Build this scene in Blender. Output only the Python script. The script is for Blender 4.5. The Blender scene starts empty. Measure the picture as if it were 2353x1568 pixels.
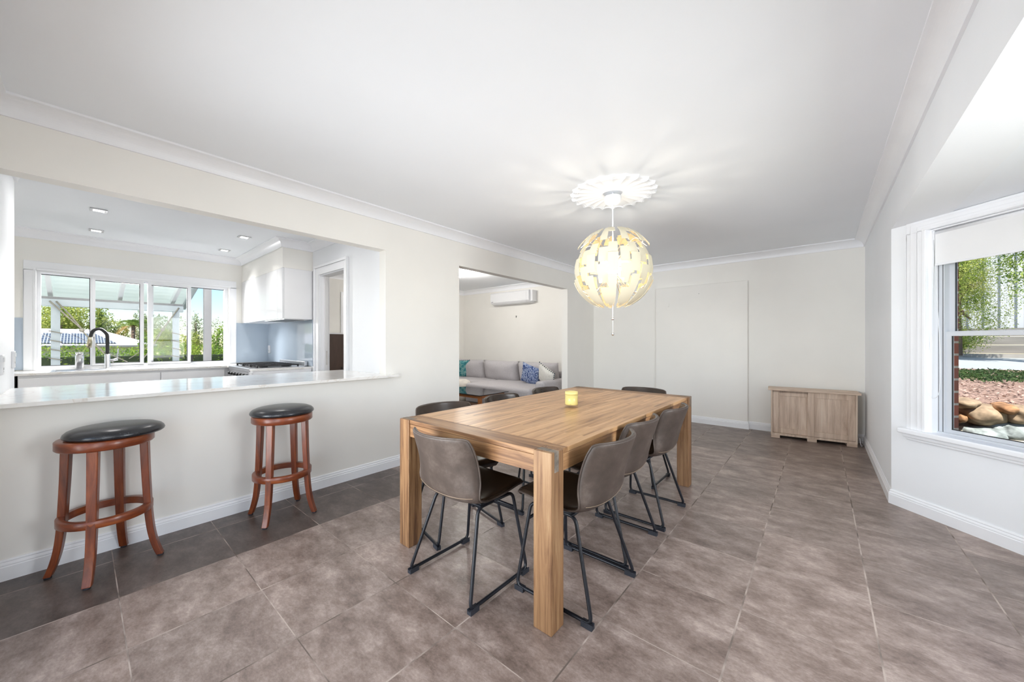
import bpy, bmesh, math, random
from mathutils import Vector, Matrix
random.seed(7)
COL = bpy.context.scene.collection
PI = math.pi
R = math.radians

# ------------------------------------------------------------------ measuring
F_PX, YAW, V0, EYE = 839.0, -0.7015, 788.0, 1.2
_c, _s = math.cos(YAW), math.sin(YAW)
def ray(u, v):
    x = (u - 1176.5) / F_PX; z = -(v - V0) / F_PX
    return Vector((x * _c + _s, -x * _s + _c, z))
def at_y(u, v, Y):
    r = ray(u, v); t = Y / r.y; return Vector((r.x * t, Y, EYE + r.z * t))
def at_x(u, v, X):
    r = ray(u, v); t = X / r.x; return Vector((X, r.y * t, EYE + r.z * t))

# ------------------------------------------------------------------ materials
def new_mat(name):
    m = bpy.data.materials.new(name); m.use_nodes = True
    nt = m.node_tree; b = nt.nodes['Principled BSDF']
    return m, nt, b
def rgb(c): return (c[0], c[1], c[2], 1.0)
def srgb(r, g, b):
    f = lambda v: (v / 255 / 12.92) if v / 255 <= 0.04045 else ((v / 255 + 0.055) / 1.055) ** 2.4
    return (f(r), f(g), f(b))
def N(nt, t, **kw):
    n = nt.nodes.new(t)
    for k, v in kw.items():
        if k in n.inputs: n.inputs[k].default_value = v
        else: setattr(n, k, v)
    return n
def coords(nt, scale=(1, 1, 1), rot=(0, 0, 0)):
    tc = N(nt, 'ShaderNodeTexCoord'); mp = N(nt, 'ShaderNodeMapping')
    mp.inputs['Scale'].default_value = scale; mp.inputs['Rotation'].default_value = rot
    nt.links.new(tc.outputs['Object'], mp.inputs['Vector'])
    return mp.outputs['Vector']
def ramp(nt, fac, stops):
    r = N(nt, 'ShaderNodeValToRGB')
    el = r.color_ramp.elements
    while len(el) < len(stops): el.new(0.5)
    for e, (p, c) in zip(el, stops): e.position = p; e.color = rgb(c)
    nt.links.new(fac, r.inputs['Fac'])
    return r.outputs['Color']
def add_bump(nt, b, fac, strength, dist=0.002):
    bp = N(nt, 'ShaderNodeBump'); bp.inputs['Strength'].default_value = strength; bp.inputs['Distance'].default_value = dist
    nt.links.new(fac, bp.inputs['Height']); nt.links.new(bp.outputs['Normal'], b.inputs['Normal'])
def plain(name, col, rough=0.5, metal=0.0, vary=0.06, scale=6.0, bump=0.0, stretch=(1, 1, 1), spec=0.5, coat=0.0):
    m, nt, b = new_mat(name)
    v = coords(nt, stretch)
    n = N(nt, 'ShaderNodeTexNoise'); n.inputs['Scale'].default_value = scale; n.inputs['Detail'].default_value = 4
    nt.links.new(v, n.inputs['Vector'])
    lo = tuple(max(0, c * (1 - vary)) for c in col); hi = tuple(min(1, c * (1 + vary)) for c in col)
    nt.links.new(ramp(nt, n.outputs['Fac'], [(0.3, lo), (0.7, hi)]), b.inputs['Base Color'])
    b.inputs['Roughness'].default_value = rough; b.inputs['Metallic'].default_value = metal
    b.inputs['Specular IOR Level'].default_value = spec
    b.inputs['Coat Weight'].default_value = coat
    if bump: add_bump(nt, b, n.outputs['Fac'], bump)
    return m
def wood(name, stops, grain=(30, 30, 1.6), rough=0.45, scale=1.0, bump=0.15, tone=0.0, coat=0.0):
    m, nt, b = new_mat(name)
    v = coords(nt, grain)
    n = N(nt, 'ShaderNodeTexNoise'); n.inputs['Scale'].default_value = scale; n.inputs['Detail'].default_value = 10; n.inputs['Roughness'].default_value = .66; n.inputs['Distortion'].default_value = 0.6
    nt.links.new(v, n.inputs['Vector'])
    c = ramp(nt, n.outputs['Fac'], stops)
    nt.links.new(c, b.inputs['Base Color'])
    b.inputs['Roughness'].default_value = rough; b.inputs['Coat Weight'].default_value = coat; b.inputs['Coat Roughness'].default_value = 0.15
    if bump: add_bump(nt, b, n.outputs['Fac'], bump, 0.001)
    return m
def glass_mat(name, tint=(1, 1, 1), refl=0.5):
    m = bpy.data.materials.new(name); m.use_nodes = True; nt = m.node_tree
    nt.nodes.remove(nt.nodes['Principled BSDF']); out = nt.nodes['Material Output']
    t = N(nt, 'ShaderNodeBsdfTransparent'); t.inputs['Color'].default_value = rgb(tint)
    g = N(nt, 'ShaderNodeBsdfGlossy'); g.inputs['Roughness'].default_value = 0.0
    lw = N(nt, 'ShaderNodeLayerWeight'); lw.inputs['Blend'].default_value = .5
    pw = N(nt, 'ShaderNodeMath', operation='POWER'); pw.inputs[1].default_value = 4.0; nt.links.new(lw.outputs['Facing'], pw.inputs[0])
    mu = N(nt, 'ShaderNodeMath', operation='MULTIPLY_ADD'); mu.inputs[1].default_value = .8 * refl; mu.inputs[2].default_value = .05 * refl
    nt.links.new(pw.outputs[0], mu.inputs[0])
    mx = N(nt, 'ShaderNodeMixShader')
    nt.links.new(mu.outputs[0], mx.inputs[0]); nt.links.new(t.outputs[0], mx.inputs[1]); nt.links.new(g.outputs[0], mx.inputs[2])
    nt.links.new(mx.outputs[0], out.inputs['Surface'])
    return m
def emit_mat(name, col, strength):
    m, nt, b = new_mat(name)
    b.inputs['Base Color'].default_value = rgb(col); b.inputs['Emission Color'].default_value = rgb(col)
    b.inputs['Emission Strength'].default_value = strength
    return m

M = {}
M['cream'] = plain('cream_wall_paint', srgb(240, 238, 233), 0.6, vary=0.012, scale=3, spec=0.3)
M['white_wall'] = plain('white_wall_paint', srgb(240, 242, 245), 0.6, vary=0.01, scale=3, spec=0.3)
M['ceiling'] = plain('ceiling_paint', srgb(241, 244, 248), 0.8, vary=0.008, scale=2, spec=0.2)
M['trim'] = plain('white_gloss_trim', srgb(242, 243, 246), 0.35, vary=0.01)
M['alu'] = plain('white_aluminium', srgb(238, 239, 242), 0.4, vary=0.02)
M['seal'] = plain('black_rubber_seal', (0.012, 0.012, 0.014), 0.6)
M['glass'] = glass_mat('window_glass', (1, 1, 1), .22); M['glass_out'] = glass_mat('balustrade_glass', (.97, 1, .98), .15)
M['stone'] = None
M['steel'] = plain('brushed_steel', (0.62, 0.62, 0.64), 0.28, 1.0, vary=0.08, scale=4, stretch=(1, 60, 60))
M['chrome'] = plain('chrome', (0.8, 0.8, 0.82), 0.12, 1.0, vary=0.02)
M['black'] = plain('black_plastic', (0.012, 0.012, 0.013), 0.45)
M['iron'] = plain('cast_iron', (0.02, 0.02, 0.022), 0.55, bump=0.2, scale=120)
M['gloss_white'] = plain('gloss_white_lacquer', srgb(232, 233, 235), 0.06, vary=0.008, spec=0.5)
M['matt_white'] = plain('white_cupboard', srgb(238, 238, 240), 0.3, vary=0.008)
M['plastic'] = plain('white_plastic', srgb(232, 233, 236), 0.3, vary=0.01)
M['frame_black'] = plain('black_powder_coat', (0.010, 0.011, 0.015), 0.38, vary=0.2, spec=0.35)
M['rubber'] = plain('dark_rubber', (0.02, 0.022, 0.03), 0.7)

def stone_mat():
    m, nt, b = new_mat('pale_marbled_stone')
    v = coords(nt, (1, 1, 1))
    n = N(nt, 'ShaderNodeTexNoise'); n.inputs['Scale'].default_value = 2.2; n.inputs['Detail'].default_value = 6; n.inputs['Distortion'].default_value = 1.6
    nt.links.new(v, n.inputs['Vector'])
    c = ramp(nt, n.outputs['Fac'], [(0.40, srgb(240, 238, 235)), (0.49, srgb(236, 233, 229)), (0.505, srgb(222, 216, 208)), (0.52, srgb(237, 235, 231)), (0.7, srgb(241, 240, 238))])
    nt.links.new(c, b.inputs['Base Color']); b.inputs['Roughness'].default_value = 0.13
    return m
M['stone'] = stone_mat()

def tile_mat():
    m, nt, b = new_mat('brown_floor_tiles')
    L = nt.links
    P, X0, Y0 = 0.4495, -2.970, 0.119
    tc = N(nt, 'ShaderNodeTexCoord')
    sub = N(nt, 'ShaderNodeVectorMath', operation='SUBTRACT'); sub.inputs[1].default_value = (X0, Y0, 0)
    L.new(tc.outputs['Object'], sub.inputs[0])
    sc = N(nt, 'ShaderNodeVectorMath', operation='SCALE'); sc.inputs['Scale'].default_value = 1 / P
    L.new(sub.outputs[0], sc.inputs[0])
    fl = N(nt, 'ShaderNodeVectorMath', operation='FLOOR'); L.new(sc.outputs[0], fl.inputs[0])
    frv = N(nt, 'ShaderNodeVectorMath', operation='FRACTION'); L.new(sc.outputs[0], frv.inputs[0])
    sx = N(nt, 'ShaderNodeSeparateXYZ'); L.new(frv.outputs[0], sx.inputs[0])
    sid = N(nt, 'ShaderNodeSeparateXYZ'); L.new(fl.outputs[0], sid.inputs[0])
    def math_(op, a, bb, clamp=False):
        n = N(nt, 'ShaderNodeMath', operation=op); n.use_clamp = clamp
        for i, q in enumerate((a, bb)):
            if q is None: continue
            if isinstance(q, (int, float)): n.inputs[i].default_value = q
            else: L.new(q, n.inputs[i])
        return n.outputs[0]
    def edge(s, w):
        d = math_('ABSOLUTE', math_('SUBTRACT', s, 0.5), None)
        return math_('GREATER_THAN', d, 0.5 - w / P / 2)
    gx = edge(sx.outputs[0], 0.0062); gy = edge(sx.outputs[1], 0.0040)
    grout = math_('MAXIMUM', gx, gy)
    wn = N(nt, 'ShaderNodeTexWhiteNoise', noise_dimensions='2D'); L.new(fl.outputs[0], wn.inputs['Vector'])
    # cloudy stone figure, shifted per tile so the pattern breaks at each joint
    off = N(nt, 'ShaderNodeVectorMath', operation='SCALE'); off.inputs['Scale'].default_value = 7.0
    L.new(wn.outputs['Color'], off.inputs[0])
    ad = N(nt, 'ShaderNodeVectorMath', operation='ADD'); L.new(sc.outputs[0], ad.inputs[0]); L.new(off.outputs[0], ad.inputs[1])
    mp = N(nt, 'ShaderNodeMapping'); mp.inputs['Scale'].default_value = (0.9, 1.5, 1); L.new(ad.outputs[0], mp.inputs['Vector'])
    n1 = N(nt, 'ShaderNodeTexNoise'); n1.inputs['Scale'].default_value = 2.4; n1.inputs['Detail'].default_value = 10; n1.inputs['Roughness'].default_value = 0.74
    L.new(mp.outputs['Vector'], n1.inputs['Vector'])
    n2 = N(nt, 'ShaderNodeTexNoise'); n2.inputs['Scale'].default_value = 30; n2.inputs['Detail'].default_value = 6; n2.inputs['Roughness'].default_value = 0.8
    L.new(mp.outputs['Vector'], n2.inputs['Vector'])
    f = math_('ADD', math_('MULTIPLY', n1.outputs['Fac'], 0.72), math_('MULTIPLY', n2.outputs['Fac'], 0.28))
    stone = ramp(nt, f, [(0.36, (0.125, 0.088, 0.072)), (0.47, (0.228, 0.170, 0.144)), (0.54, (0.305, 0.236, 0.205)), (0.64, (0.455, 0.366, 0.323))])
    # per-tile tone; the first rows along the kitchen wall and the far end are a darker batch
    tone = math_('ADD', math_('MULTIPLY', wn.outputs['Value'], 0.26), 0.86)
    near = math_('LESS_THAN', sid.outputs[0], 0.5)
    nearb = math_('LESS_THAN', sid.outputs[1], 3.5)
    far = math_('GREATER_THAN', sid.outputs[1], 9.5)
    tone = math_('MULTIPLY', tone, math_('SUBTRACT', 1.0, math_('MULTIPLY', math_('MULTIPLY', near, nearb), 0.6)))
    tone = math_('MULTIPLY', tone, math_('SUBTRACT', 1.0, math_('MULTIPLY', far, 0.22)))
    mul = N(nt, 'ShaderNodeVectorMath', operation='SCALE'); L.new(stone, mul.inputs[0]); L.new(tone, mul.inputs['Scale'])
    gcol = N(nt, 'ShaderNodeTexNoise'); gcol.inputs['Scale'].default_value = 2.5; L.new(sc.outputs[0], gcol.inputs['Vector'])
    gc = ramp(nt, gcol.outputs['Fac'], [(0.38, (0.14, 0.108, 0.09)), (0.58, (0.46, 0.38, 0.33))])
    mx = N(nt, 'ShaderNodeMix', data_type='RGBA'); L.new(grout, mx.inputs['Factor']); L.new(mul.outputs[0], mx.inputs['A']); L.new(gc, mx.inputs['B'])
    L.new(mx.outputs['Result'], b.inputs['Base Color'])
    rg = math_('ADD', math_('MULTIPLY', grout, 0.4), math_('ADD', math_('MULTIPLY', n2.outputs['Fac'], 0.12), 0.30))
    L.new(rg, b.inputs['Roughness'])
    h = math_('SUBTRACT', math_('MULTIPLY', n2.outputs['Fac'], 0.25), grout)
    add_bump(nt, b, h, 0.35, 0.0015)
    return m
M['tiles'] = tile_mat()

def tabletop_mat():
    m, nt, b = new_mat('acacia_lamella_top')
    L = nt.links
    tc = N(nt, 'ShaderNodeTexCoord'); sp = N(nt, 'ShaderNodeSeparateXYZ'); L.new(tc.outputs['Object'], sp.inputs[0])
    cb = N(nt, 'ShaderNodeCombineXYZ'); L.new(sp.outputs[1], cb.inputs[0]); L.new(sp.outputs[0], cb.inputs[1])
    br = N(nt, 'ShaderNodeTexBrick'); br.offset = 0.37; br.squash = 1.0
    br.inputs['Scale'].default_value = 1; br.inputs['Mortar Size'].default_value = 0.0006; br.inputs['Brick Width'].default_value = 0.52; br.inputs['Row Height'].default_value = 0.046
    br.inputs['Color1'].default_value = (0, 0, 0, 1); br.inputs['Color2'].default_value = (1, 1, 1, 1); br.inputs['Mortar'].default_value = (0.2, 0.2, 0.2, 1)
    L.new(cb.outputs[0], br.inputs['Vector'])
    mp = N(nt, 'ShaderNodeMapping'); mp.inputs['Scale'].default_value = (2.2, 38, 1); L.new(cb.outputs[0], mp.inputs['Vector'])
    ad = N(nt, 'ShaderNodeVectorMath', operation='ADD'); L.new(mp.outputs[0], ad.inputs[0])
    s5 = N(nt, 'ShaderNodeVectorMath', operation='SCALE'); s5.inputs['Scale'].default_value = 9; L.new(br.outputs['Color'], s5.inputs[0]); L.new(s5.outputs[0], ad.inputs[1])
    n = N(nt, 'ShaderNodeTexNoise'); n.inputs['Scale'].default_value = 1.0; n.inputs['Detail'].default_value = 7; n.inputs['Distortion'].default_value = 0.5
    L.new(ad.outputs[0], n.inputs['Vector'])
    grain = ramp(nt, n.outputs['Fac'], [(0.28, (0.22, 0.115, 0.052)), (0.42, (0.45, 0.25, 0.115)), (0.55, (0.58, 0.345, 0.17)), (0.75, (0.66, 0.42, 0.225))])
    tn = ramp(nt, br.outputs['Color'], [(0.0, (0.80, 0.76, 0.72)), (1.0, (1.04, 1.02, 1.0))])
    mx = N(nt, 'ShaderNodeMix', data_type='RGBA', blend_type='MULTIPLY'); mx.inputs['Factor'].default_value = 1
    L.new(grain, mx.inputs['A']); L.new(tn, mx.inputs['B']); L.new(mx.outputs['Result'], b.inputs['Base Color'])
    b.inputs['Roughness'].default_value = 0.36
    add_bump(nt, b, n.outputs['Fac'], 0.12, 0.001)
    return m
M['tabletop'] = tabletop_mat()
T_ST = [(0.30, (0.085, 0.035, 0.016)), (0.42, (0.22, 0.105, 0.045)), (0.52, (0.36, 0.19, 0.085)), (0.62, (0.46, 0.27, 0.13)), (0.76, (0.56, 0.36, 0.20))]
T_LG = [(p_, tuple(q_ * .72 for q_ in c_)) for p_, c_ in T_ST]
M['table_leg'] = wood('acacia_leg', T_LG, (24, 24, 1.1), 0.5, 1.3)
M['table_x'] = wood('acacia_crosswise', [(p_, tuple(q_ * .85 for q_ in c_)) for p_, c_ in T_ST], (1.6, 30, 30), 0.45, 1.0)
M['table_y'] = wood('acacia_lengthwise', T_ST, (30, 1.6, 30), 0.45, 1.0)
M['end_grain'] = plain('acacia_end_grain', (0.13, 0.085, 0.055), 0.5, vary=0.35, scale=60)
M['inlay'] = plain('weathered_joint_key', (0.20, 0.165, 0.13), 0.6, vary=0.45, scale=30)
S_ST = [(0.30, (0.075, 0.014, 0.005)), (0.5, (0.19, 0.040, 0.011)), (0.72, (0.33, 0.088, 0.024))]
M['stool_wood'] = wood('cherry_stained_wood', S_ST, (22, 22, 3), 0.33, 1.0, 0.05, coat=0.25)
M['stool_ring'] = wood('cherry_stained_ring', S_ST, (6, 6, 20), 0.33, 1.0, 0.05, coat=0.25)
M['black_leather'] = plain('black_leatherette', (0.014, 0.015, 0.019), 0.27, vary=0.2, scale=90, bump=0.05, spec=0.6)
def leather():
    m, nt, b = new_mat('worn_brown_leather')
    v = coords(nt)
    n = N(nt, 'ShaderNodeTexNoise'); n.inputs['Scale'].default_value = 7; n.inputs['Detail'].default_value = 8; n.inputs['Roughness'].default_value = 0.7
    nt.links.new(v, n.inputs['Vector'])
    c = ramp(nt, n.outputs['Fac'], [(0.32, (0.045, 0.032, 0.025)), (0.52, (0.072, 0.052, 0.042)), (0.72, (0.135, 0.104, 0.087))])
    nt.links.new(c, b.inputs['Base Color']); b.inputs['Roughness'].default_value = 0.5
    n2 = N(nt, 'ShaderNodeTexNoise'); n2.inputs['Scale'].default_value = 160
    nt.links.new(v, n2.inputs['Vector']); add_bump(nt, b, n2.outputs['Fac'], 0.06, 0.001)
    return m
M['leather'] = leather()
def leather_in():
    return plain('smooth_shaded_leather', (0.034, 0.022, 0.015), 0.26, vary=0.25, scale=9, spec=0.5)  # same leather as outside, darkened to paint in the seat's shade
M['leather_in'] = leather_in()
M['thread'] = plain('tan_thread', (0.30, 0.22, 0.15), 0.8)
O_ST = [(0.28, (0.36, 0.24, 0.17)), (0.42, (0.56, 0.42, 0.32)), (0.58, (0.70, 0.55, 0.435)), (0.75, (0.80, 0.67, 0.55))]
M['oak_v'] = wood('sonoma_oak_upright', O_ST, (16, 16, 1.2), 0.55, 1.3)
M['oak_h'] = wood('sonoma_oak_level', O_ST, (1.2, 16, 16), 0.55, 1.3)
M['sofa'] = plain('grey_woven_fabric', srgb(190, 186, 188), 0.95, vary=0.08, scale=60, bump=0.3, spec=0.1)

# ------------------------------------------------------------------ mesh builder
class MB:
    def __init__(s): s.v = []; s.f = []; s.m = []; s.mi = 0; s.sm = []; s.smooth = False
    def add(s, vs, fs):
        o = len(s.v); s.v.extend([tuple(p) for p in vs])
        for f in fs: s.f.append(tuple(i + o for i in f)); s.m.append(s.mi); s.sm.append(s.smooth)
        return s
    def box(s, a, b, mat=None):
        x0, y0, z0 = [min(p, q) for p, q in zip(a, b)]; x1, y1, z1 = [max(p, q) for p, q in zip(a, b)]
        vs = [(x0, y0, z0), (x1, y0, z0), (x1, y1, z0), (x0, y1, z0), (x0, y0, z1), (x1, y0, z1), (x1, y1, z1), (x0, y1, z1)]
        if mat is not None: vs = [tuple(mat @ Vector(p)) for p in vs]
        return s.add(vs, [(0, 3, 2, 1), (4, 5, 6, 7), (0, 1, 5, 4), (1, 2, 6, 5), (2, 3, 7, 6), (3, 0, 4, 7)])
    def prism(s, pts, h0, h1, f=lambda x, y, h: (x, y, h)):
        n = len(pts)
        vs = [f(x, y, h0) for x, y in pts] + [f(x, y, h1) for x, y in pts]
        return s.add(vs, [tuple(range(n))[::-1], tuple(range(n, 2 * n))] + [(i, (i + 1) % n, n + (i + 1) % n, n + i) for i in range(n)])
    def lathe(s, prof, n=32, c=(0, 0, 0), cap=True):
        vs = []; fs = []
        for r, z in prof:
            for k in range(n):
                a = 2 * PI * k / n; vs.append((c[0] + r * math.cos(a), c[1] + r * math.sin(a), c[2] + z))
        for i in range(len(prof) - 1):
            for k in range(n):
                k2 = (k + 1) % n; fs.append((i * n + k, i * n + k2, (i + 1) * n + k2, (i + 1) * n + k))
        if cap:
            if prof[0][0] > 1e-6: fs.append(tuple(range(n))[::-1])
            if prof[-1][0] > 1e-6: fs.append(tuple((len(prof) - 1) * n + k for k in range(n)))
        sm = s.smooth; s.smooth = True; s.add(vs, fs); s.smooth = sm; return s
    def tube(s, path, r, n=10, closed=False):
        P = [Vector(p) for p in path]; L = len(P); vs = []; fs = []
        up = None
        for i, p in enumerate(P):
            if closed: t = P[(i + 1) % L] - P[i - 1]
            else: t = P[min(i + 1, L - 1)] - P[max(i - 1, 0)]
            t.normalize()
            if up is None:
                up = Vector((0, 0, 1)) if abs(t.z) < 0.9 else Vector((1, 0, 0))
            a = t.cross(up); a.normalize(); up2 = a.cross(t); up = up2
            rr = r[i] if isinstance(r, (list, tuple)) else r
            for k in range(n):
                g = 2 * PI * k / n; vs.append(p + a * (rr * math.cos(g)) + up2 * (rr * math.sin(g)))
        for i in range(L if closed else L - 1):
            j = (i + 1) % L
            for k in range(n):
                k2 = (k + 1) % n; fs.append((i * n + k, i * n + k2, j * n + k2, j * n + k))
        if not closed: fs += [tuple(range(n))[::-1], tuple((L - 1) * n + k for k in range(n))]
        sm = s.smooth; s.smooth = True; s.add(vs, fs); s.smooth = sm; return s
    def ball(s, c, r, n=14, sc=(1, 1, 1)):
        m = n // 2
        prof = [(max(1e-7, r * math.sin(PI * i / m)), -r * math.cos(PI * i / m)) for i in range(m + 1)]
        o = len(s.v); s.lathe(prof, n, (0, 0, 0), cap=False)
        for i in range(o, len(s.v)):
            p = s.v[i]; s.v[i] = (c[0] + p[0] * sc[0], c[1] + p[1] * sc[1], c[2] + p[2] * sc[2])
        return s
    def sweep(s, path, prof, closed=False):
        """profile [(inward offset, z)] swept along an XY polyline, interior on its left, mitred"""
        P = [Vector((p[0], p[1])) for p in path]; L = len(P); vs = []; fs = []; m = len(prof)
        def nrm(a, b): d = (b - a).normalized(); return Vector((-d.y, d.x))
        for i in range(L):
            if closed or 0 < i < L - 1:
                n1 = nrm(P[i - 1], P[i]); n2 = nrm(P[i], P[(i + 1) % L])
                nn = (n1 + n2); nn = nn / max(1e-6, nn.dot(n1))
            else: nn = nrm(P[0], P[1]) if i == 0 else nrm(P[L - 2], P[L - 1])
            for o, z in prof: q = P[i] + nn * o; vs.append((q.x, q.y, z))
        for i in range(L if closed else L - 1):
            j = (i + 1) % L
            for k in range(m):
                k2 = (k + 1) % m; fs.append((i * m + k, j * m + k, j * m + k2, i * m + k2))
        if not closed: fs += [tuple(range(m)), tuple((L - 1) * m + k for k in range(m))[::-1]]
        return s.add(vs, fs)
    def xf(s, mat, start=0):
        for i in range(start, len(s.v)): s.v[i] = tuple(mat @ Vector(s.v[i]))
        return s
    def build(s, name, mats, parent=None, bevel=0.0, fix=True, seg=2):
        me = bpy.data.meshes.new(name); me.from_pydata(s.v, [], s.f)
        for m in (mats if isinstance(mats, (list, tuple)) else [mats]): me.materials.append(m)
        me.polygons.foreach_set('material_index', s.m); me.polygons.foreach_set('use_smooth', s.sm)
        if fix:
            bm = bmesh.new(); bm.from_mesh(me); bmesh.ops.remove_doubles(bm, verts=bm.verts, dist=1e-6)
            bmesh.ops.recalc_face_normals(bm, faces=bm.faces); bm.to_mesh(me); bm.free()
        me.update()
        o = bpy.data.objects.new(name, me); COL.objects.link(o)
        if parent: o.parent = parent
        if bevel:
            b = o.modifiers.new('edge', 'BEVEL'); b.width = bevel; b.segments = seg; b.limit_method = 'ANGLE'; b.angle_limit = R(40)
        return o

def tag(o, label=None, cat=None, group=None, kind=None):
    if label: o['label'] = label
    if cat: o['category'] = cat
    if group: o['group'] = group
    if kind: o['kind'] = kind
    return o
def thing(name, label, cat, loc=(0, 0, 0), rz=0.0, group=None, kind=None):
    o = bpy.data.objects.new(name, None); COL.objects.link(o); o.empty_display_size = 0.1
    o.location = loc; o.rotation_euler = (0, 0, rz)
    return tag(o, label, cat, group, kind)
def copy_tree(o, parent=None):
    c = o.copy(); COL.objects.link(c); c.parent = parent
    for ch in list(o.children): copy_tree(ch, c)
    return c
def struct(o, label, cat): return tag(o, label, cat, kind='structure')
def catmull(pts, n=8):
    P = [Vector(p) for p in pts]; out = []
    for i in range(len(P) - 1):
        p0, p1, p2, p3 = P[max(0, i - 1)], P[i], P[i + 1], P[min(len(P) - 1, i + 2)]
        for k in range(n):
            t = k / n
            out.append(0.5 * ((2 * p1) + (p2 - p0) * t + (2 * p0 - 5 * p1 + 4 * p2 - p3) * t * t + (3 * p1 - p0 - 3 * p2 + p3) * t ** 3))
    out.append(P[-1]); return out
def rounded(pts, r, n=6):
    """polyline with its inner corners rounded"""
    P = [Vector(p) for p in pts]; out = [P[0]]
    for i in range(1, len(P) - 1):
        a = (P[i - 1] - P[i]); b = (P[i + 1] - P[i]); rr = min(r, a.length * .49, b.length * .49)
        p0 = P[i] + a.normalized() * rr; p1 = P[i] + b.normalized() * rr
        for k in range(n + 1):
            t = k / n; out.append(p0 * (1 - t) ** 2 + P[i] * 2 * t * (1 - t) + p1 * t * t)
    out.append(P[-1]); return out

# ================================================================== THE ROOM
XL, XR, YB, YR, ZC = -3.15, 0.405, 6.03, -0.33, 2.44      # left, right, back, rear, ceiling
WT = 0.11
OP0, OP1 = 1.872, (2.794, 5.13)
KX, KY, KN = -6.60, 1.905, -0.30                           # kitchen window wall, door wall, nib wall
CAB = 1.56

struct(MB().box((-6.8, -1.2, -0.12), (1.7, 6.2, 0)).build('floor', M['tiles']), 'brown stone-look square floor tiles of the dining room', 'floor')
struct(MB().box((-6.64, KY + .1, 0), (XL - WT, YB, 0.006)).build('floor_living', plain('dark_timber_floor', (0.035, 0.022, 0.016), 0.4, vary=.3, stretch=(2, 30, 1))), 'dark floor of the living room behind the doorway', 'floor')
struct(MB().box((-6.8, -2.6, ZC), (XR + .25, 6.2, ZC + .16)).build('ceiling', M['ceiling']), 'flat white plaster ceiling', 'ceiling')  # slab runs on past the rear wall as an added eave against sun

w = MB()
w.box((XL - WT, YR - .1, 0), (XL, OP0, .875)); w.box((XL - WT, YR - .1, 2.08), (XL, OP0, ZC))
w.box((XL - WT, OP0, 0), (XL, OP1[0], ZC)); w.box((XL - WT, OP1[0], 2.08), (XL, OP1[1], ZC)); w.box((XL - WT, OP1[1], 0), (XL, YB, ZC))
struct(w.build('wall_left', M['cream']), 'cream wall with the kitchen servery and the living room doorway', 'wall')
struct(MB().box((XL - WT, YB, 0), (XR + .25, YB + .14, ZC)).build('wall_back', M['cream']), 'cream wall behind the low wooden cabinet', 'wall')
struct(MB().box((-2.02, 5.98, 0), (-.772, YB, 2.068)).build('trim_1', M['cream'], bevel=.003), 'flush cream panel boxed out from the far wall', 'wall panel')
struct(MB().box((XR, 3.922, 0), (XR + .25, YB + .14, ZC)).build('wall_right', M['white_wall']), 'white wall between the far corner and the bay', 'wall')
struct(MB().box((XR, .15, 2.05), (XR + .25, 3.922, ZC)).build('wall_bulkhead', M['white_wall']), 'white bulkhead over the bay window', 'wall')
struct(MB().box((XR, YR - .1, 0), (XR + .25, .15, ZC)).build('wall_right_near', M['white_wall']), 'white wall beside the near end of the bay', 'wall')
# rear wall, with an unseen glazed door added to carry frontal fill light
w = MB()
w.box((XL - WT, YR - .12, 0), (-2.75, YR, ZC)); w.box((-.25, YR - .12, 0), (XR + .25, YR, ZC)); w.box((-2.75, YR - .12, 2.1), (-.25, YR, ZC))
struct(w.build('wall_rear', M['cream']), 'cream wall behind the camera', 'wall')
d2 = struct(thing('door_added', None, None, (0, 0, 0)), 'glazed door added behind the camera to let light in', 'door')
fr = MB()
for x in (-2.75, -1.54, -.30): fr.box((x, YR - .09, 0), (x + .05, YR - .04, 2.1))
fr.box((-2.70, YR - .088, 2.05), (-.30, YR - .042, 2.1)); fr.box((-2.70, YR - .088, 0), (-.30, YR - .042, .04))
fr.build('door_frame', M['alu'], d2)
MB().box((-2.72, YR - .068, .04), (-.28, YR - .062, 2.05)).build('glass', M['glass'], d2)

# bay: far 45 degree wall with the sash window, front wall, near wall
BC = Vector((XR, 3.922, 0)); BL = 1.2
def bay_frame(origin, ang):
    return Matrix.Translation(origin) @ Matrix.Rotation(ang, 4, 'Z')
FAR = bay_frame(BC, R(-45))              # local x along the wall, local +y outwards (away from room), z up
P1 = BC + Vector((math.cos(R(-45)), math.sin(R(-45)), 0)) * BL
FRONT = bay_frame(P1, R(-90)); FL = 2 * (P1.y - 2.05)
P2 = Vector((P1.x, P1.y - FL, 0)); NEAR = bay_frame(P2, R(-135))
def bay_wall(name, fr_, L, o0, o1, z0, z1, label):
    w = MB()
    w.box((0, 0, 0), (L, .12, z0)); w.box((0, 0, z1), (L, .12, 2.055)); w.box((0, 0, z0), (o0, .12, z1)); w.box((o1, 0, z0), (L, .12, z1))
    return struct(w.xf(fr_).build(name, M['white_wall']), label, 'wall')
WZ0, WZ1 = .585, 1.975
bay_wall('wall_bay_far', FAR, BL, .235, .965, WZ0, WZ1, 'white angled wall around the sash window')
bay_wall('wall_bay_front', FRONT, FL, .2, FL - .2, WZ0, WZ1, 'white front wall of the bay')
bay_wall('wall_bay_near', NEAR, BL, .235, .965, WZ0, WZ1, 'white angled wall at the near end of the bay')
pts = [(XR + .0, 3.922), (P1.x, P1.y), (P2.x, P2.y), (XR, .178)]
struct(MB().prism([(XR + .001, 4.2), (P1.x + .35, P1.y + .3), (P2.x + .35, P2.y - .3), (XR + .001, -.1)], 2.055, 2.3).build('ceiling_bay', M['ceiling']), 'white lower ceiling of the bay', 'ceiling')

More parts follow.
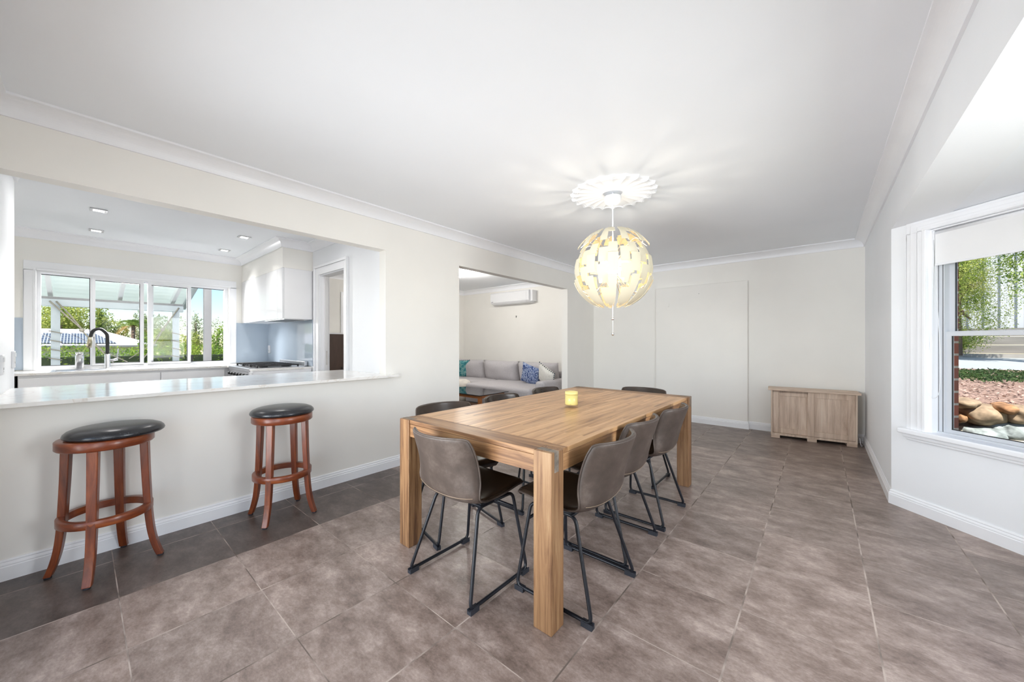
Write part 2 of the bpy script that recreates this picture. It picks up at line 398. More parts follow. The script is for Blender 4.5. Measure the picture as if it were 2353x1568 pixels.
# cornices, baseboards
ARC = [(.095 - .081 * math.cos(R(9 * k)), 2.347 + .081 * math.sin(R(9 * k))) for k in range(11)]
CORN = [(0, 2.345), (.014, 2.345)] + ARC + [(.095, ZC), (0, ZC)]
def cornice(i, path, label, closed=True):
    return struct(MB().sweep(path, CORN, closed).build('trim_%d' % i, M['trim']), label, 'cornice')
cornice(2, [(XL, YR), (XR, YR), (XR, YB), (XL, YB)], 'white cove cornice around the dining room ceiling')
cornice(3, [(KX, -1.0), (-4.37, -1.0), (-4.37, KN), (XL - WT, KN), (XL - WT, KY), (-4.91, KY), (-4.91, CAB), (KX, CAB)], 'white cove cornice around the kitchen ceiling')
cornice(4, [(-6.64, KY + .11), (XL - WT, KY + .11), (XL - WT, YB), (-6.64, YB)], 'white cove cornice around the living room ceiling')
BASE = [(0, 0), (.016, 0), (.016, .068), (.012, .072), (.014, .078), (.012, .084), (.007, .09), (.009, .096), (.005, .104), (0, .104)]
def base(name, path, label): return struct(MB().sweep(path, BASE, False).build(name, M['trim']), label, 'baseboard')
base('baseboard_left', [(XL, OP1[0] - .0), (XL, YR)], 'white moulded baseboard under the servery')
base('baseboard_left_far', [(XL, YB), (XL, OP1[1])], 'white moulded baseboard in the far left corner')
base('baseboard_back', [(XR, YB), (-.772, YB), (-.772, 5.98), (-2.02, 5.98), (-2.02, YB), (XL, YB)], 'white moulded baseboard along the far wall')
base('baseboard_right', [(P2.x, P2.y), (P1.x, P1.y), (XR, 3.922), (XR, YB)], 'white moulded baseboard of the right wall and bay')
base('baseboard_living', [(XL - WT, YB), (-6.64, YB), (-6.64, KY + .11)], 'white baseboard of the living room')

# living room shell
struct(MB().box((-6.78, YB, 0), (XL - WT, YB + .14, ZC)).build('wall_living_back', M['cream']), 'cream living room wall behind the sofa', 'wall')
struct(MB().box((-6.78, KY + .11, 0), (-6.64, YB, ZC)).build('wall_living_left', M['cream']), 'cream side wall of the living room', 'wall')

# kitchen shell
w = MB()
DX0, DX1, DH = -4.70, -4.03, 2.03
w.box((-6.7, KY, 0), (DX0, KY + .11, ZC)); w.box((DX1, KY, 0), (XL - WT, KY + .11, ZC)); w.box((DX0, KY, DH), (DX1, KY + .11, ZC))
struct(w.build('wall_kitchen_right', M['white_wall']), 'white kitchen wall with the sliding door', 'wall')
w = MB(); wy0, wy1, wz0, wz1 = -.31, 1.40, .895, 2.0
w.box((KX - .15, -1.2, 0), (KX, KY + .1, wz0)); w.box((KX - .15, -1.2, wz1), (KX, KY + .1, ZC)); w.box((KX - .15, -1.2, wz0), (KX, wy0, wz1)); w.box((KX - .15, wy1, wz0), (KX, KY + .1, wz1))
struct(w.build('wall_kitchen_window', M['cream']), 'cream kitchen wall around the long window', 'wall')
struct(MB().box((-4.37, KN - .12, 0), (XL - WT, KN, ZC)).build('wall_kitchen_nib', M['white_wall']), 'white nib wall at the near end of the servery', 'wall')
struct(MB().box((-6.75, -1.12, 0), (-4.37, -1.0, ZC)).build('wall_kitchen_end', M['cream']), 'cream end wall of the kitchen', 'wall')
struct(MB().box((-4.49, -1.0, 0), (-4.37, KN - .12, ZC)).build('wall_kitchen_side', M['cream']), 'cream short wall behind the nib', 'wall')
struct(MB().box((KX, CAB + .005, 2.104), (-4.91, KY, ZC)).build('wall_kitchen_bulkhead', M['cream']), 'cream bulkhead over the kitchen cupboards', 'wall')
M['splash'] = plain('pale_blue_glass_splashback', srgb(176, 189, 203), 0.05, vary=.01)
s_ = MB(); s_.box((KX, 1.488, .905), (KX + .008, KY, 1.493)); s_.box((KX, -1.0, .905), (KX + .008, -.392, 1.47)); s_.box((KX, KY - .008, .905), (-4.905, KY, 1.493))
struct(s_.build('trim_5', M['splash']), 'pale blue glass splashback', 'splashback')

# kitchen window (sliders)
w1 = struct(thing('window_1', None, None), 'long white sliding window over the kitchen sink', 'window')
a = MB()
for (q0, q1) in (((wy0 - .085, .897), (wy0, 2.0)), ((wy1, .897), (wy1 + .088, 2.0)), ((wy0 - .085, 2.0), (wy1 + .088, 2.1))):
    a.box((KX, q0[0], q0[1]), (KX + .02, q1[0], q1[1]))
for (q0, q1) in (((wy0 - .02, .897), (wy0, 2.02)), ((wy1, .897), (wy1 + .02, 2.02)), ((wy0, 2.0), (wy1, 2.02))):
    a.box((KX + .02, q0[0], q0[1]), (KX + .028, q1[0], q1[1]))
a.build('architrave', M['trim'], w1, bevel=.003)
a = MB(); X0, X1 = KX - .10, KX - .02
a.box((X0, wy0, .895), (X1, wy0 + .03, 2.0)); a.box((X0, wy1 - .04, .895), (X1, wy1, 2.0)); a.box((X0, wy0 + .03, 1.985), (X1, wy1 - .04, 2.0)); a.box((X0, wy0 + .03, .895), (X1, wy1 - .04, .925))
a.build('frame', M['alu'], w1)
def sash(y0, y1, x, z0, z1, sl, sr, st=.018, sb=.022):
    m_ = MB(); m_.box((x - .02, y0, z0), (x + .02, y0 + sl, z1)); m_.box((x - .02, y1 - sr, z0), (x + .02, y1, z1)); m_.box((x - .02, y0 + sl, z1 - st), (x + .02, y1 - sr, z1)); m_.box((x - .02, y0 + sl, z0), (x + .02, y1 - sr, z0 + sb))
    o = m_.build('sash', M['alu'], w1)
    MB().box((x - .003, y0 + sl, z0 + sb), (x + .003, y1 - sr, z1 - st)).build('glass', M['glass'], o)
    g = MB(); t = .006
    g.box((x - .012, y0 + sl, z1 - st - t), (x + .012, y1 - sr, z1 - st)); g.box((x - .012, y0 + sl, z0 + sb), (x + .012, y1 - sr, z0 + sb + t)); g.box((x - .012, y1 - sr - t, z0 + sb + t), (x + .012, y1 - sr, z1 - st - t))
    g.build('seal', M['seal'], o)
sash(wy0 + .015, .10, KX - .075, .915, 1.99, .008, .02)
sash(.095, .53, KX - .04, .92, 1.985, .025, .035, .035, .03)
sash(.50, .62, KX - .075, .915, 1.99, .02, .03)
sash(.565, .985, KX - .04, .92, 1.985, .035, .032, .035, .03)
sash(.97, wy1 - .02, KX - .075, .915, 1.99, .025, .012)
a = MB(); a.box((KX - .02, .085, 1.27), (KX - .004, .115, 1.34)); a.build('latch', M['chrome'], w1)
a = MB(); a.box((KX - .05, .985, .94), (KX - .02, 1.01, 1.03)); a.build('bolt', M['black'], w1)

# kitchen door: cavity slider
d1 = struct(thing('door_1', None, None), 'white kitchen doorway with a sliding door pushed into the wall', 'door')
a = MB(); aw = .115
ya, yb = KY - .022, KY
a.box((DX0 - aw, ya, 0), (DX0, yb, DH + aw)); a.box((DX1, ya, 0), (DX1 + aw * .7, yb, DH + aw)); a.box((DX0, ya, DH), (DX1, yb, DH + aw))
a.box((DX0 - aw, ya - .012, 0), (DX0 - aw + .03, ya, DH + aw - .03)); a.box((DX1 + aw * .7 - .03, ya - .012, 0), (DX1 + aw * .7, ya, DH + aw - .03)); a.box((DX0 - aw, ya - .012, DH + aw - .03), (DX1 + aw * .7, ya, DH + aw))
a.build('architrave', M['trim'], d1, bevel=.004)
a = MB(); a.box((DX0, KY, 0), (DX0 + .012, KY + .11, DH)); a.box((DX1 - .012, KY, 0), (DX1, KY + .11, DH)); a.box((DX0 + .012, KY, DH - .012), (DX1 - .012, KY + .11, DH)); a.build('jamb', M['trim'], d1)
MB().box((DX0 + .006, KY + .04, 0.005), (DX0 + .05, KY + .078, DH - .014)).build('leaf', M['matt_white'], d1)
MB().box((DX0 + .05, KY + .052, .93), (DX0 + .053, KY + .066, 1.1)).build('edge_pull', M['chrome'], d1)

# bay sash window
w2 = struct(thing('window_2', None, None), 'white double-hung window in the angled bay wall', 'window')
O0, O1 = .235, .965
def bx(m_, a_, b_): return m_.box(a_, b_, FAR)
a = MB()
steps = [(.13, .012), (.10, .02), (.055, .028), (.022, .034)]
for wd, dp in steps:
    bx(a, (O0 - wd, -dp, WZ0), (O0, 0, WZ1)); bx(a, (O1, -dp, WZ0), (O1 + wd, 0, WZ1))
    zt = min(WZ1 + wd * .6, 2.054); bx(a, (O0 - wd, -dp, WZ1), (O1 + wd, 0, zt))
a.build('architrave', M['trim'], w2, bevel=.004)
a = MB(); bx(a, (O0 - .155, -.06, .552), (O1 + .155, .06, .588)); bx(a, (O0 - .14, -.035, .525), (O1 + .14, 0, .552)); bx(a, (O0 - .13, -.018, .505), (O1 + .13, 0, .525))
a.build('sill', M['trim'], w2, bevel=.012, seg=4)
a = MB(); bx(a, (O0 + .0003, .0, WZ0), (O0 + .012, .12, WZ1 - .012)); bx(a, (O1 - .012, 0, WZ0), (O1 - .0003, .12, WZ1 - .012)); bx(a, (O0 + .0003, 0, WZ1 - .012), (O1 - .0003, .12, WZ1 - .0003))
a.build('reveal', M['trim'], w2)
a = MB(); bx(a, (O0 + .0121, .05, WZ0 + .012), (O0 + .045, .119, WZ1 - .0121)); bx(a, (O1 - .045, .05, WZ0 + .012), (O1 - .0121, .119, WZ1 - .0121)); bx(a, (O0 + .045, .05, WZ1 - .04), (O1 - .045, .119, WZ1 - .0121)); bx(a, (O0 + .0121, .04, WZ0 - .003), (O1 - .0121, .125, WZ0 + .012))
M['alu_bay'] = plain('silver_white_aluminium', srgb(204, 207, 212), 0.4, vary=.02); a.build('frame', M['alu_bay'], w2)
a = MB(); bx(a, (O0 + .0122, .0485, WZ0 + .013), (O0 + .0138, .0499, WZ1 - .013)); bx(a, (O0 + .036, .0485, WZ0 + .013), (O0 + .0385, .0499, WZ1 - .041)); a.build('seal', M['seal'], w2)
def bsash(y, z0, z1, top):
    m_ = MB(); l, r = O0 + .045, O1 - .045
    bx(m_, (l, y, z0), (l + .026, y + .022, z1)); bx(m_, (r - .026, y, z0), (r, y + .022, z1)); bx(m_, (l + .026, y, z1 - .03), (r - .026, y + .022, z1)); bx(m_, (l + .026, y, z0), (r - .026, y + .022, z0 + (.022 if not top else .03)))
    o = m_.build('sash', M['alu_bay'], w2)
    bx(MB(), (l + .026, y + .008, z0 + .02), (r - .026, y + .012, z1 - .03)).build('glass', M['glass'], o)
    g = MB(); bx(g, (l + .0261, y + .006, z0 + .0221), (l + .029, y + .014, z1 - .0301)); bx(g, (l + .0291, y + .006, z0 + .0221), (r - .026, y + .014, z0 + .026)); g.build('seal', M['seal'], o)
bsash(.062, WZ0 + .012, 1.275, False); bsash(.088, 1.248, WZ1 - .04, True)
# front and near bay windows (out of the frame, they light the room)
for nm, fr_, l0, l1 in (('window_3', FRONT, .2, FL - .2), ('window_4', NEAR, .235, .965)):
    ww = struct(thing(nm, None, None), {'window_3': 'wide window in the front of the bay', 'window_4': 'window in the near angled bay wall'}[nm], 'window')
    m_ = MB()
    for q in (l0, (l0 + l1) / 2 - .02, l1 - .04): m_.box((q, .05, WZ0), (q + .04, .1, WZ1), fr_)
    for z in (WZ0, 1.25, WZ1 - .04): m_.box((l0 + .0401, .052, z), (l1 - .0401, .098, z + .04), fr_)
    m_.build('frame', M['alu'], ww); MB().box((l0, .07, WZ0), (l1, .076, WZ1), fr_).build('glass', M['glass'], ww)
    m_ = MB(); m_.box((l0 - .1, -.03, WZ0 - .1), (l0, 0, WZ1 + .07), fr_); m_.box((l1, -.03, WZ0 - .1), (l1 + .1, 0, WZ1 + .07), fr_); m_.box((l0 - .1, -.03, WZ1), (l1 + .1, 0, WZ1 + .07), fr_); m_.box((l0 - .1, -.05, WZ0 - .05), (l1 + .1, 0, WZ0), fr_)
    m_.build('architrave', M['trim'], ww)

# roller blind with its chain
rb = thing('roller_blind', 'white roller blind pulled partly down over the sash window', 'blind')
a = MB(); ax = []
for k in range(2): ax.append(FAR @ Vector((O0 + .016 + k * (O1 - O0 - .032), .03, 1.945)))
a.tube(ax, .017, 16); a.build('roll', M['plastic'], rb)
M['blind'] = plain('white_blind_fabric', srgb(232, 232, 233), 0.8, vary=.01)
a = MB(); bx(a, (O0 + .018, .0155, 1.735), (O1 - .018, .0175, 1.945)); a.build('fabric', M['blind'], rb)
a = MB(); bx(a, (O0 + .018, .011, 1.722), (O1 - .018, .021, 1.737)); a.build('bottom_rail', M['plastic'], rb, bevel=.003)
cp = [FAR @ Vector(p) for p in [(O0 + .016, .014, 1.93), (O0 + .010, .006, 1.5), (O0 + .002, -.004, 1.1), (O0 - .002, -.006, .88), (O0 + .022, -.006, .825), (O0 + .056, -.006, .87), (O0 + .058, .0, 1.1), (O0 + .030, .010, 1.6), (O0 + .018, .02, 1.93)]]
a = MB(); a.tube(catmull(cp, 8), .0017, 6); a.build('chain', M['plastic'], rb)
a = MB(); bx(a, (O0 + .0122, .012, 1.90), (O0 + .0158, .048, 1.962)); a.build('bracket', M['plastic'], rb)

# ================================================================== SERVERY BAR
bar = tag(MB().prism([(-4.10, KN + .001), (XL - WT + .0, KN + .001), (XL - WT + .0, YR + .001), (-3.07, YR + .001), (-3.07, 1.963), (XL + .001, 1.963), (XL + .001, OP0 - .001), (XL - WT - .001, OP0 - .001), (XL - WT - .001, KY - .001), (-4.10, KY - .001)], .875, .897).build('servery_counter', M['stone'], bevel=.002), 'long pale stone servery counter between kitchen and dining room', 'counter')
# the cabinets under it on the kitchen side
pc = thing('peninsula_cabinet', 'white cabinet run under the servery on its kitchen side', 'cabinet')
MB().box((-3.95, KN + .002, .1), (-3.262, KY - .03, .875)).build('body', M['matt_white'], pc)
MB().box((-3.9, KN + .01, 0), (-3.3, KY - .04, .1)).build('plinth', M['matt_white'], pc)
for k in range(4): MB().box((-3.968, KN + .01 + k * .54, .11), (-3.951, KN + .545 + k * .54, .868)).build('door', M['gloss_white'], pc)

# ================================================================== TABLE
TZ = .748; TX0, TX1, TY0, TY1 = -1.925, -.835, 1.237, 3.345; LW = .092
tb = thing('dining_table', 'long solid timber dining table with thick square legs', 'table', ((TX0 + TX1) / 2, (TY0 + TY1) / 2, 0))
hx, hy = (TX1 - TX0) / 2, (TY1 - TY0) / 2
MB().box((-hx + .006, -hy + .135, TZ - .022), (hx - .006, hy - .135, TZ)).build('top_panel', M['tabletop'], tb, bevel=.002)
for sg in (-1, 1):
    y0, y1 = sorted((sg * (hy - .006), sg * (hy - .134)))
    ya = sg * (hy - LW - .001)
    b_ = MB(); b_.box((-hx + LW + .001, y0, TZ - .022), (hx - LW - .001, y1, TZ)); b_.box((-hx + .006, min(ya, sg * (hy - .134)), TZ - .022), (-hx + LW + .001, max(ya, sg * (hy - .134)), TZ)); b_.box((hx - LW - .001, min(ya, sg * (hy - .134)), TZ - .022), (hx - .006, max(ya, sg * (hy - .134)), TZ))
    b_.build('end_board', M['table_x'], tb, bevel=.002)
    MB().box((-hx + LW, sg * (hy - .009), TZ - .098), (hx - LW, sg * (hy - .035), TZ - .024)).build('apron', M['table_x'], tb, bevel=.002)
    MB().box((sg * (hx - .009), -hy + LW, TZ - .098), (sg * (hx - .035), hy - LW, TZ - .024)).build('apron', M['table_y'], tb, bevel=.002)
for sx in (-1, 1):
    for sy in (-1, 1):
        l = MB().box((sx * hx, sy * hy, 0), (sx * (hx - LW), sy * (hy - LW), TZ)).build('leg', M['table_leg'], tb, bevel=.003)
        k_ = MB(); yk = sy * (hy - .037)
        k_.prism([(sx * (hx + .0006), TZ + .0006), (sx * (hx + .0006), TZ - .085), (sx * (hx - .008), TZ - .085), (sx * (hx - .008), TZ - .006), (sx * (hx - LW + .002), TZ - .006), (sx * (hx - LW + .002), TZ + .0006)], yk - .016, yk + .016, lambda x, z, y: (x, y, z))
        k_.build('joint_key', M['inlay'], l)

# ================================================================== CHAIRS
def make_chair():
    root = thing('dining_chair', 'x', 'chair', (0, 0, 0), 0, 'brown leather dining chairs around the table')
    # bucket shell: stations along the sitting line (y, z, half width, side lift, side forward)
    st = [(.238, .428, .150, .0, .0), (.232, .448, .176, .002, 0), (.205, .458, .194, .004, 0), (.12, .452, .204, .008, 0), (.02, .442, .212, .014, 0), (-.08, .436, .218, .024, .0), (-.145, .448, .222, .030, .012),
          (-.186, .492, .224, .016, .045), (-.206, .555, .223, .006, .070), (-.228, .632, .218, .002, .084), (-.252, .704, .213, .002, .086), (-.267, .748, .205, .001, .080), (-.271, .761, .196, .000, .076), (-.2735, .769, .176, -.002, .062)]
    st = [Vector(s_[:3]).to_tuple() + s_[3:] for s_ in st]
    prof = []
    P3 = catmull([Vector((s_[0], s_[1], s_[2])) for s_ in st], 3); L3 = catmull([Vector((s_[3], s_[4], 0)) for s_ in st], 3)
    nv = 14; th = .011
    mid = []
    for p, q in zip(P3, L3):
        row = []
        for j in range(nv + 1):
            a_ = -1 + 2 * j / nv; e = abs(a_) ** 2.2
            row.append(Vector((p.z * a_, p.x + q.y * e, p.y + q.x * e)))
        mid.append(row)
    nu = len(mid)
    nor = [[None] * (nv + 1) for _ in range(nu)]
    for i in range(nu):
        for j in range(nv + 1):
            du = mid[min(i + 1, nu - 1)][j] - mid[max(i - 1, 0)][j]; dv = mid[i][min(j + 1, nv)] - mid[i][max(j - 1, 0)]
            n_ = du.cross(dv); n_.normalize(); nor[i][j] = n_      # towards the sitter
    s0 = 1
    def skin(sign, mat_, name, t, open_=True):
        m_ = MB(); m_.smooth = True; vs = []
        for i in range(nu):
            for j in range(nv + 1):
                ed = min(1, min(i, nu - 1 - i, j * 1.6, (nv - j) * 1.6) / 2.0)
                vs.append(mid[i][j] + nor[i][j] * (s0 * sign * t * (0.25 + .75 * math.sqrt(ed))))
        fs = [(i * (nv + 1) + j, i * (nv + 1) + j + 1, (i + 1) * (nv + 1) + j + 1, (i + 1) * (nv + 1) + j) for i in range(nu - 1) for j in range(nv)]
        return m_, vs, fs
    # one closed shell of one leather, shade painted into the inner colour: inner (0) and outer (1)
    m_, vi, fi = skin(1, None, '', th); _, vo, fo = skin(-1, None, '', th)
    m_.mi = 0; m_.add(vi, fi); m_.mi = 1; n0 = len(vi); m_.add(vo, [f[::-1] for f in fo])
    w_ = nv + 1
    bd = [(0, j) for j in range(w_)] + [(i, nv) for i in range(1, nu)] + [(nu - 1, j) for j in range(nv - 1, -1, -1)] + [(i, 0) for i in range(nu - 2, 0, -1)]
    ids = [i * w_ + j for i, j in bd]
    base_ = len(m_.v); fs = []
    for k in range(len(ids)):
        a_, b_ = ids[k], ids[(k + 1) % len(ids)]; m_.f.append((a_, b_, n0 + b_, n0 + a_)); m_.m.append(1); m_.sm.append(True)
    sh = m_.build('seat_shell', [M['leather_in'], M['leather']], root)
    # piped seam round the edge, and the stitch line across the back of the bucket
    ed = [mid[i][j] + nor[i][j] * s0 * -.002 for i, j in bd]
    sm = MB(); sm.tube([p for p in ed], .0042, 6, True); sm.build('edge_piping', M['leather'], sh)
    ii = int(nu * .52)
    sm = MB(); sm.tube([mid[ii][j] - nor[ii][j] * (th * (.25 + .75 * math.sqrt(min(1, min(j * 1.6, (nv - j) * 1.6) / 2))) + .0004) for j in range(1, nv)], .0013, 5); sm.build('stitching', M['thread'], sh)
    # steel sled frames
    for sx in (-1, 1):
        loop = [(sx * .155, .02, .408), (sx * .155, -.085, .408), (sx * .226, -.205, .018), (sx * .226, .20, .018), (sx * .158, .165, .408), (sx * .155, .02, .408)]
        path = rounded(loop, .035, 6)
        f_ = MB(); f_.tube(path, .0085, 10); o = f_.build('side_frame', M['frame_black'], root)
        for yy in (-.185, .18):
            c_ = MB(); c_.box((sx * .226 - .0125, yy - .026, 0), (sx * .226 + .0125, yy + .026, .016)); c_.box((sx * .226 - .0125, yy - .026, .0161), (sx * .226 - .0086, yy + .026, .023)); c_.box((sx * .226 + .0086, yy - .026, .0161), (sx * .226 + .0125, yy + .026, .023)); c_.build('foot_cap', M['rubber'], o)
    b_ = MB(); b_.tube([(-.171, .172, .33), (.171, .172, .33)], .0075, 8); b_.build('cross_brace', M['frame_black'], root)
    b_ = MB()
    for yy in (-.07, .13): b_.tube([(-.16, yy, .412), (.16, yy, .412)], .0075, 8)
    b_.box((-.16, -.07, .414), (.16, .13, .424)); b_.build('seat_support', M['frame_black'], root)
    return root
proto = make_chair()
chairs = [  # x, y, facing, label
    (-1.406, 1.315, 0, 'brown leather chair alone at the near short end of the table'),
    (-.935, 1.607, PI / 2, 'brown leather chair nearest the table front corner leg on the window side'),
    (-.985, 2.087, PI / 2, 'middle brown leather chair of the three on the window side of the table'),
    (-.965, 2.625, PI / 2, 'brown leather chair on the window side nearest the far table leg'),
    (-1.832, 1.606, R(-103.4), 'brown leather chair on the kitchen side nearest the bar stools'),
    (-1.785, 2.215, -PI / 2, 'middle brown leather chair on the kitchen side, in front of the coffee table'),
    (-1.785, 2.835, -PI / 2, 'brown leather chair on the kitchen side, in front of the sofa arm'),
    (-1.275, 3.235, PI, 'brown leather chair at the far short end of the table'),
]
for i, (x, y, rz, lab) in enumerate(chairs):
    c = proto if i == 0 else copy_tree(proto)
    c.location = (x, y, 0); c.rotation_euler = (0, 0, rz); c['label'] = lab

# ================================================================== STOOLS
def make_stool():
    root = thing('bar_stool', 'x', 'stool', (0, 0, 0), 0, 'backless bar stools at the servery')
    rr = MB(); rr.lathe([(.05, .655), (.178, .655), (.183, .66), (.183, .698), (.178, .703), (.05, .703)], 48); o_ = rr.build('seat_ring', M['stool_ring'], root); o_.modifiers.new('rim', 'EDGE_SPLIT').split_angle = R(50)
    cu = MB(); cu.lathe([(.001, .704), (.165, .704), (.184, .706), (.191, .712), (.193, .719), (.189, .730), (.178, .741), (.155, .751), (.12, .757), (.07, .760), (.001, .761)], 48, cap=False); cu.build('cushion', M['black_leather'], root)
    for k in range(4):
        a_ = PI / 4 + k * PI / 2; d = Vector((math.cos(a_), math.sin(a_), 0)); t_ = Vector((-math.sin(a_), math.cos(a_), 0))
        path = catmull([(.148, .66), (.152, .52), (.158, .38), (.165, .25), (.177, .14), (.195, .06), (.213, .008)], 4)
        m_ = MB(); vs = []; fs = []
        P2_ = [(p.x, p.y) for p in [Vector(q) for q in path]]
        for i, (r_, z_) in enumerate(P2_):
            tw = .021 - .004 * (1 - z_ / .66); rw = .017 - .003 * (1 - z_ / .66)
            for (su, sv) in ((-1, -1), (1, -1), (1, 1), (-1, 1)): vs.append(d * (r_ + rw * su) + t_ * (tw * sv) + Vector((0, 0, z_)))
        for i in range(len(P2_) - 1):
            for q in range(4): fs.append((i * 4 + q, i * 4 + (q + 1) % 4, i * 4 + 4 + (q + 1) % 4, i * 4 + 4 + q))
        fs += [(0, 1, 2, 3), tuple(len(vs) - 4 + q for q in range(4))[::-1]]
        m_.add(vs, fs); l = m_.build('leg', M['stool_wood'], root, bevel=.004)
        g = MB(); g.lathe([(.013, 0), (.014, .001), (.014, .009)], 14, tuple(d * .213)); g.build('glide', M['rubber'], l)
    fr_ = MB(); fr_.lathe([(.150, .272), (.176, .272), (.178, .274), (.178, .308), (.176, .31), (.150, .31), (.150, .272)], 56, cap=False); o_ = fr_.build('foot_ring', M['stool_ring'], root); o_.modifiers.new('rim', 'EDGE_SPLIT').split_angle = R(50)
    return root
st1 = make_stool(); st2 = copy_tree(st1)
st1.location = (-2.93, .095, 0); st1.rotation_euler = (0, 0, R(25)); st1['label'] = 'wooden bar stool with its black seat turned off centre, nearer the camera'
for ch in st1.children:
    if ch.name.startswith('cushion'): ch.location = Matrix.Rotation(-R(25), 4, 'Z') @ Vector((.0, .034, .0))
st2.location = (-2.885, .92, 0); st2.rotation_euler = (0, 0, 0); st2['label'] = 'wooden bar stool with black seat further along, nearer the dining table'

# ================================================================== PENDANT LAMP
LC = Vector((-1.31, 2.84, 1.811))
lamp = thing('pendant_lamp', 'large white globe pendant lamp of interlocking curved panels over the table', 'lamp', (LC.x, LC.y, 0))
z0 = LC.z
M['panel_out'] = plain('cream_lamp_shell', srgb(210, 203, 181), 0.65, vary=.01, spec=.15)
M['panel_in'] = plain('pale_gold_lamp_lining', (0.85, 0.70, 0.46), 0.22, 0.75, vary=.03)
NC = 11; HW = 180 / NC - .6
def patch(rects, lon0, rad):
    """shell piece made of latitude/longitude rectangles, welded, with real thickness"""
    xs = sorted({q for r_ in rects for q in r_[:2]}); ls = sorted({q for r_ in rects for q in r_[2:]})
    def fine(v, n):
        o = []
        for a_, b_ in zip(v, v[1:]):
            k = max(1, int(math.ceil((b_ - a_) / n)))
            o += [a_ + (b_ - a_) * i / k for i in range(k)]
        return o + [v[-1]]
    xs = fine(xs, .3); ls = fine(ls, 5)
    m_ = MB(); m_.smooth = True; key = {}
    def vid(i, j, s_):
        if (i, j, s_) not in key:
            lo = R(lon0 + xs[i] * HW); la = R(ls[j]); r_ = rad + (0 if s_ else -.0045)
            key[(i, j, s_)] = len(m_.v); m_.v.append((r_ * math.cos(la) * math.cos(lo), r_ * math.cos(la) * math.sin(lo), z0 + r_ * math.sin(la)))
        return key[(i, j, s_)]
    def inside(i, j):
        if not (0 <= i < len(xs) - 1 and 0 <= j < len(ls) - 1): return False
        x = (xs[i] + xs[i + 1]) / 2; l = (ls[j] + ls[j + 1]) / 2
        return any(a_ < x < b_ and c_ < l < d_ for a_, b_, c_, d_ in rects)
    def face(f, mi, sm): m_.f.append(f); m_.m.append(mi); m_.sm.append(sm)
    for i in range(len(xs) - 1):
        for j in range(len(ls) - 1):
            if not inside(i, j): continue
            face((vid(i, j, 1), vid(i + 1, j, 1), vid(i + 1, j + 1, 1), vid(i, j + 1, 1)), 0, True)
            face((vid(i, j, 0), vid(i, j + 1, 0), vid(i + 1, j + 1, 0), vid(i + 1, j, 0)), 1, True)
            for di, dj, e in ((-1, 0, ((i, j), (i, j + 1))), (1, 0, ((i + 1, j), (i + 1, j + 1))), (0, -1, ((i, j), (i + 1, j))), (0, 1, ((i, j + 1), (i + 1, j + 1)))):
                if not inside(i + di, j + dj):
                    (p, q), (r_, t) = e; face((vid(p, q, 1), vid(r_, t, 1), vid(r_, t, 0), vid(p, q, 0)), 0, False)
    return m_
cam_az = math.degrees(math.atan2(-LC.y, -LC.x))
for k in range(NC):
    lon = cam_az - 7 + k * 360 / NC
    # longitude grows to the right as seen from the room
    for rects, rad in (
        ([(-.80, -.08, 31, 63), (-.08, .72, 49, 63), (-.45, .4, 62, 67)], .335),
        ([(-.93, .0, 1, 24), (.0, .93, 15, 33), (-.93, .93, 15, 24)], .296),
        ([(.02, .93, -13, 13), (-.93, .02, -23, -3), (-.93, .93, -13, -3), (-.55, .02, -30, -22)], .312),
        ([(.03, .80, -64, -17), (-.80, .03, -64, -35), (-.35, .45, -70, -62)], .335)):
        p = patch(rects, lon, rad); o_ = p.build('shade_panel', [M['panel_out'], M['panel_in']], lamp); e_ = o_.modifiers.new('rim', 'EDGE_SPLIT'); e_.split_angle = R(40)
arms = []
for k in range(NC):
    lon = R(cam_az - 7 + k * 360 / NC); d = Vector((math.cos(lon), math.sin(lon), 0))
    for sg in (1, -1):
        a_ = MB(); pts = [Vector((0, 0, z0 + sg * .05)) + d * .03, Vector((0, 0, z0 + sg * .16)) + d * .12, Vector((0, 0, z0 + sg * .215)) + d * .2, Vector((0, 0, z0 + sg * .17)) + d * .268]
        a_.tube(catmull(pts, 5), .0035, 6); a_.build('arm', M['chrome'], lamp)
a_ = MB(); a_.lathe([(.02, 2.385), (.055, 2.37), (.07, 2.345), (.073, 2.405), (.0735, 2.418)], 32, cap=False)
a_ = MB(); a_.lathe([(.004, 2.335), (.035, 2.338), (.056, 2.352), (.067, 2.375), (.070, 2.40), (.068, 2.405), (.02, 2.405)], 36, cap=False); a_.build('canopy', M['plastic'], lamp)
a_ = MB(); a_.tube([(0, 0, 2.34), (0, 0, z0 + .10)], .006, 10); a_.lathe([(.011, 2.305), (.011, 2.34)], 14); a_.tube([(0, 0, 2.405), (0, 0, ZC - .002)], .01, 8); a_.build('stem', M['plastic'], lamp)
a_ = MB(); a_.lathe([(.012, z0 + .12), (.028, z0 + .11), (.034, z0 + .06), (.034, z0 + .045), (.012, z0 + .045)], 24); a_.lathe([(.012, z0 - .062), (.03, z0 - .062), (.03, z0 - .05), (.012, z0 - .05)], 24); a_.build('hub', M['chrome'], lamp)
M['bulb'] = emit_mat('warm_bulb', (1.0, 0.84, 0.56), 9.0)
a_ = MB(); a_.ball((0, 0, z0), .052, 18); a_.build('bulb', M['bulb'], lamp)
a_ = MB(); a_.tube([(0, 0, z0 - .06), (0, 0, 1.405)], .004, 8); a_.tube([(.001, 0, 1.405), (.001, 0, 1.28)], .0022, 8); a_.build('pull_cord', M['plastic'], lamp)
for z in (1.398, 1.272): MB().ball((0, 0, z), .0125, 14).build('cord_bead', M['chrome'], lamp)

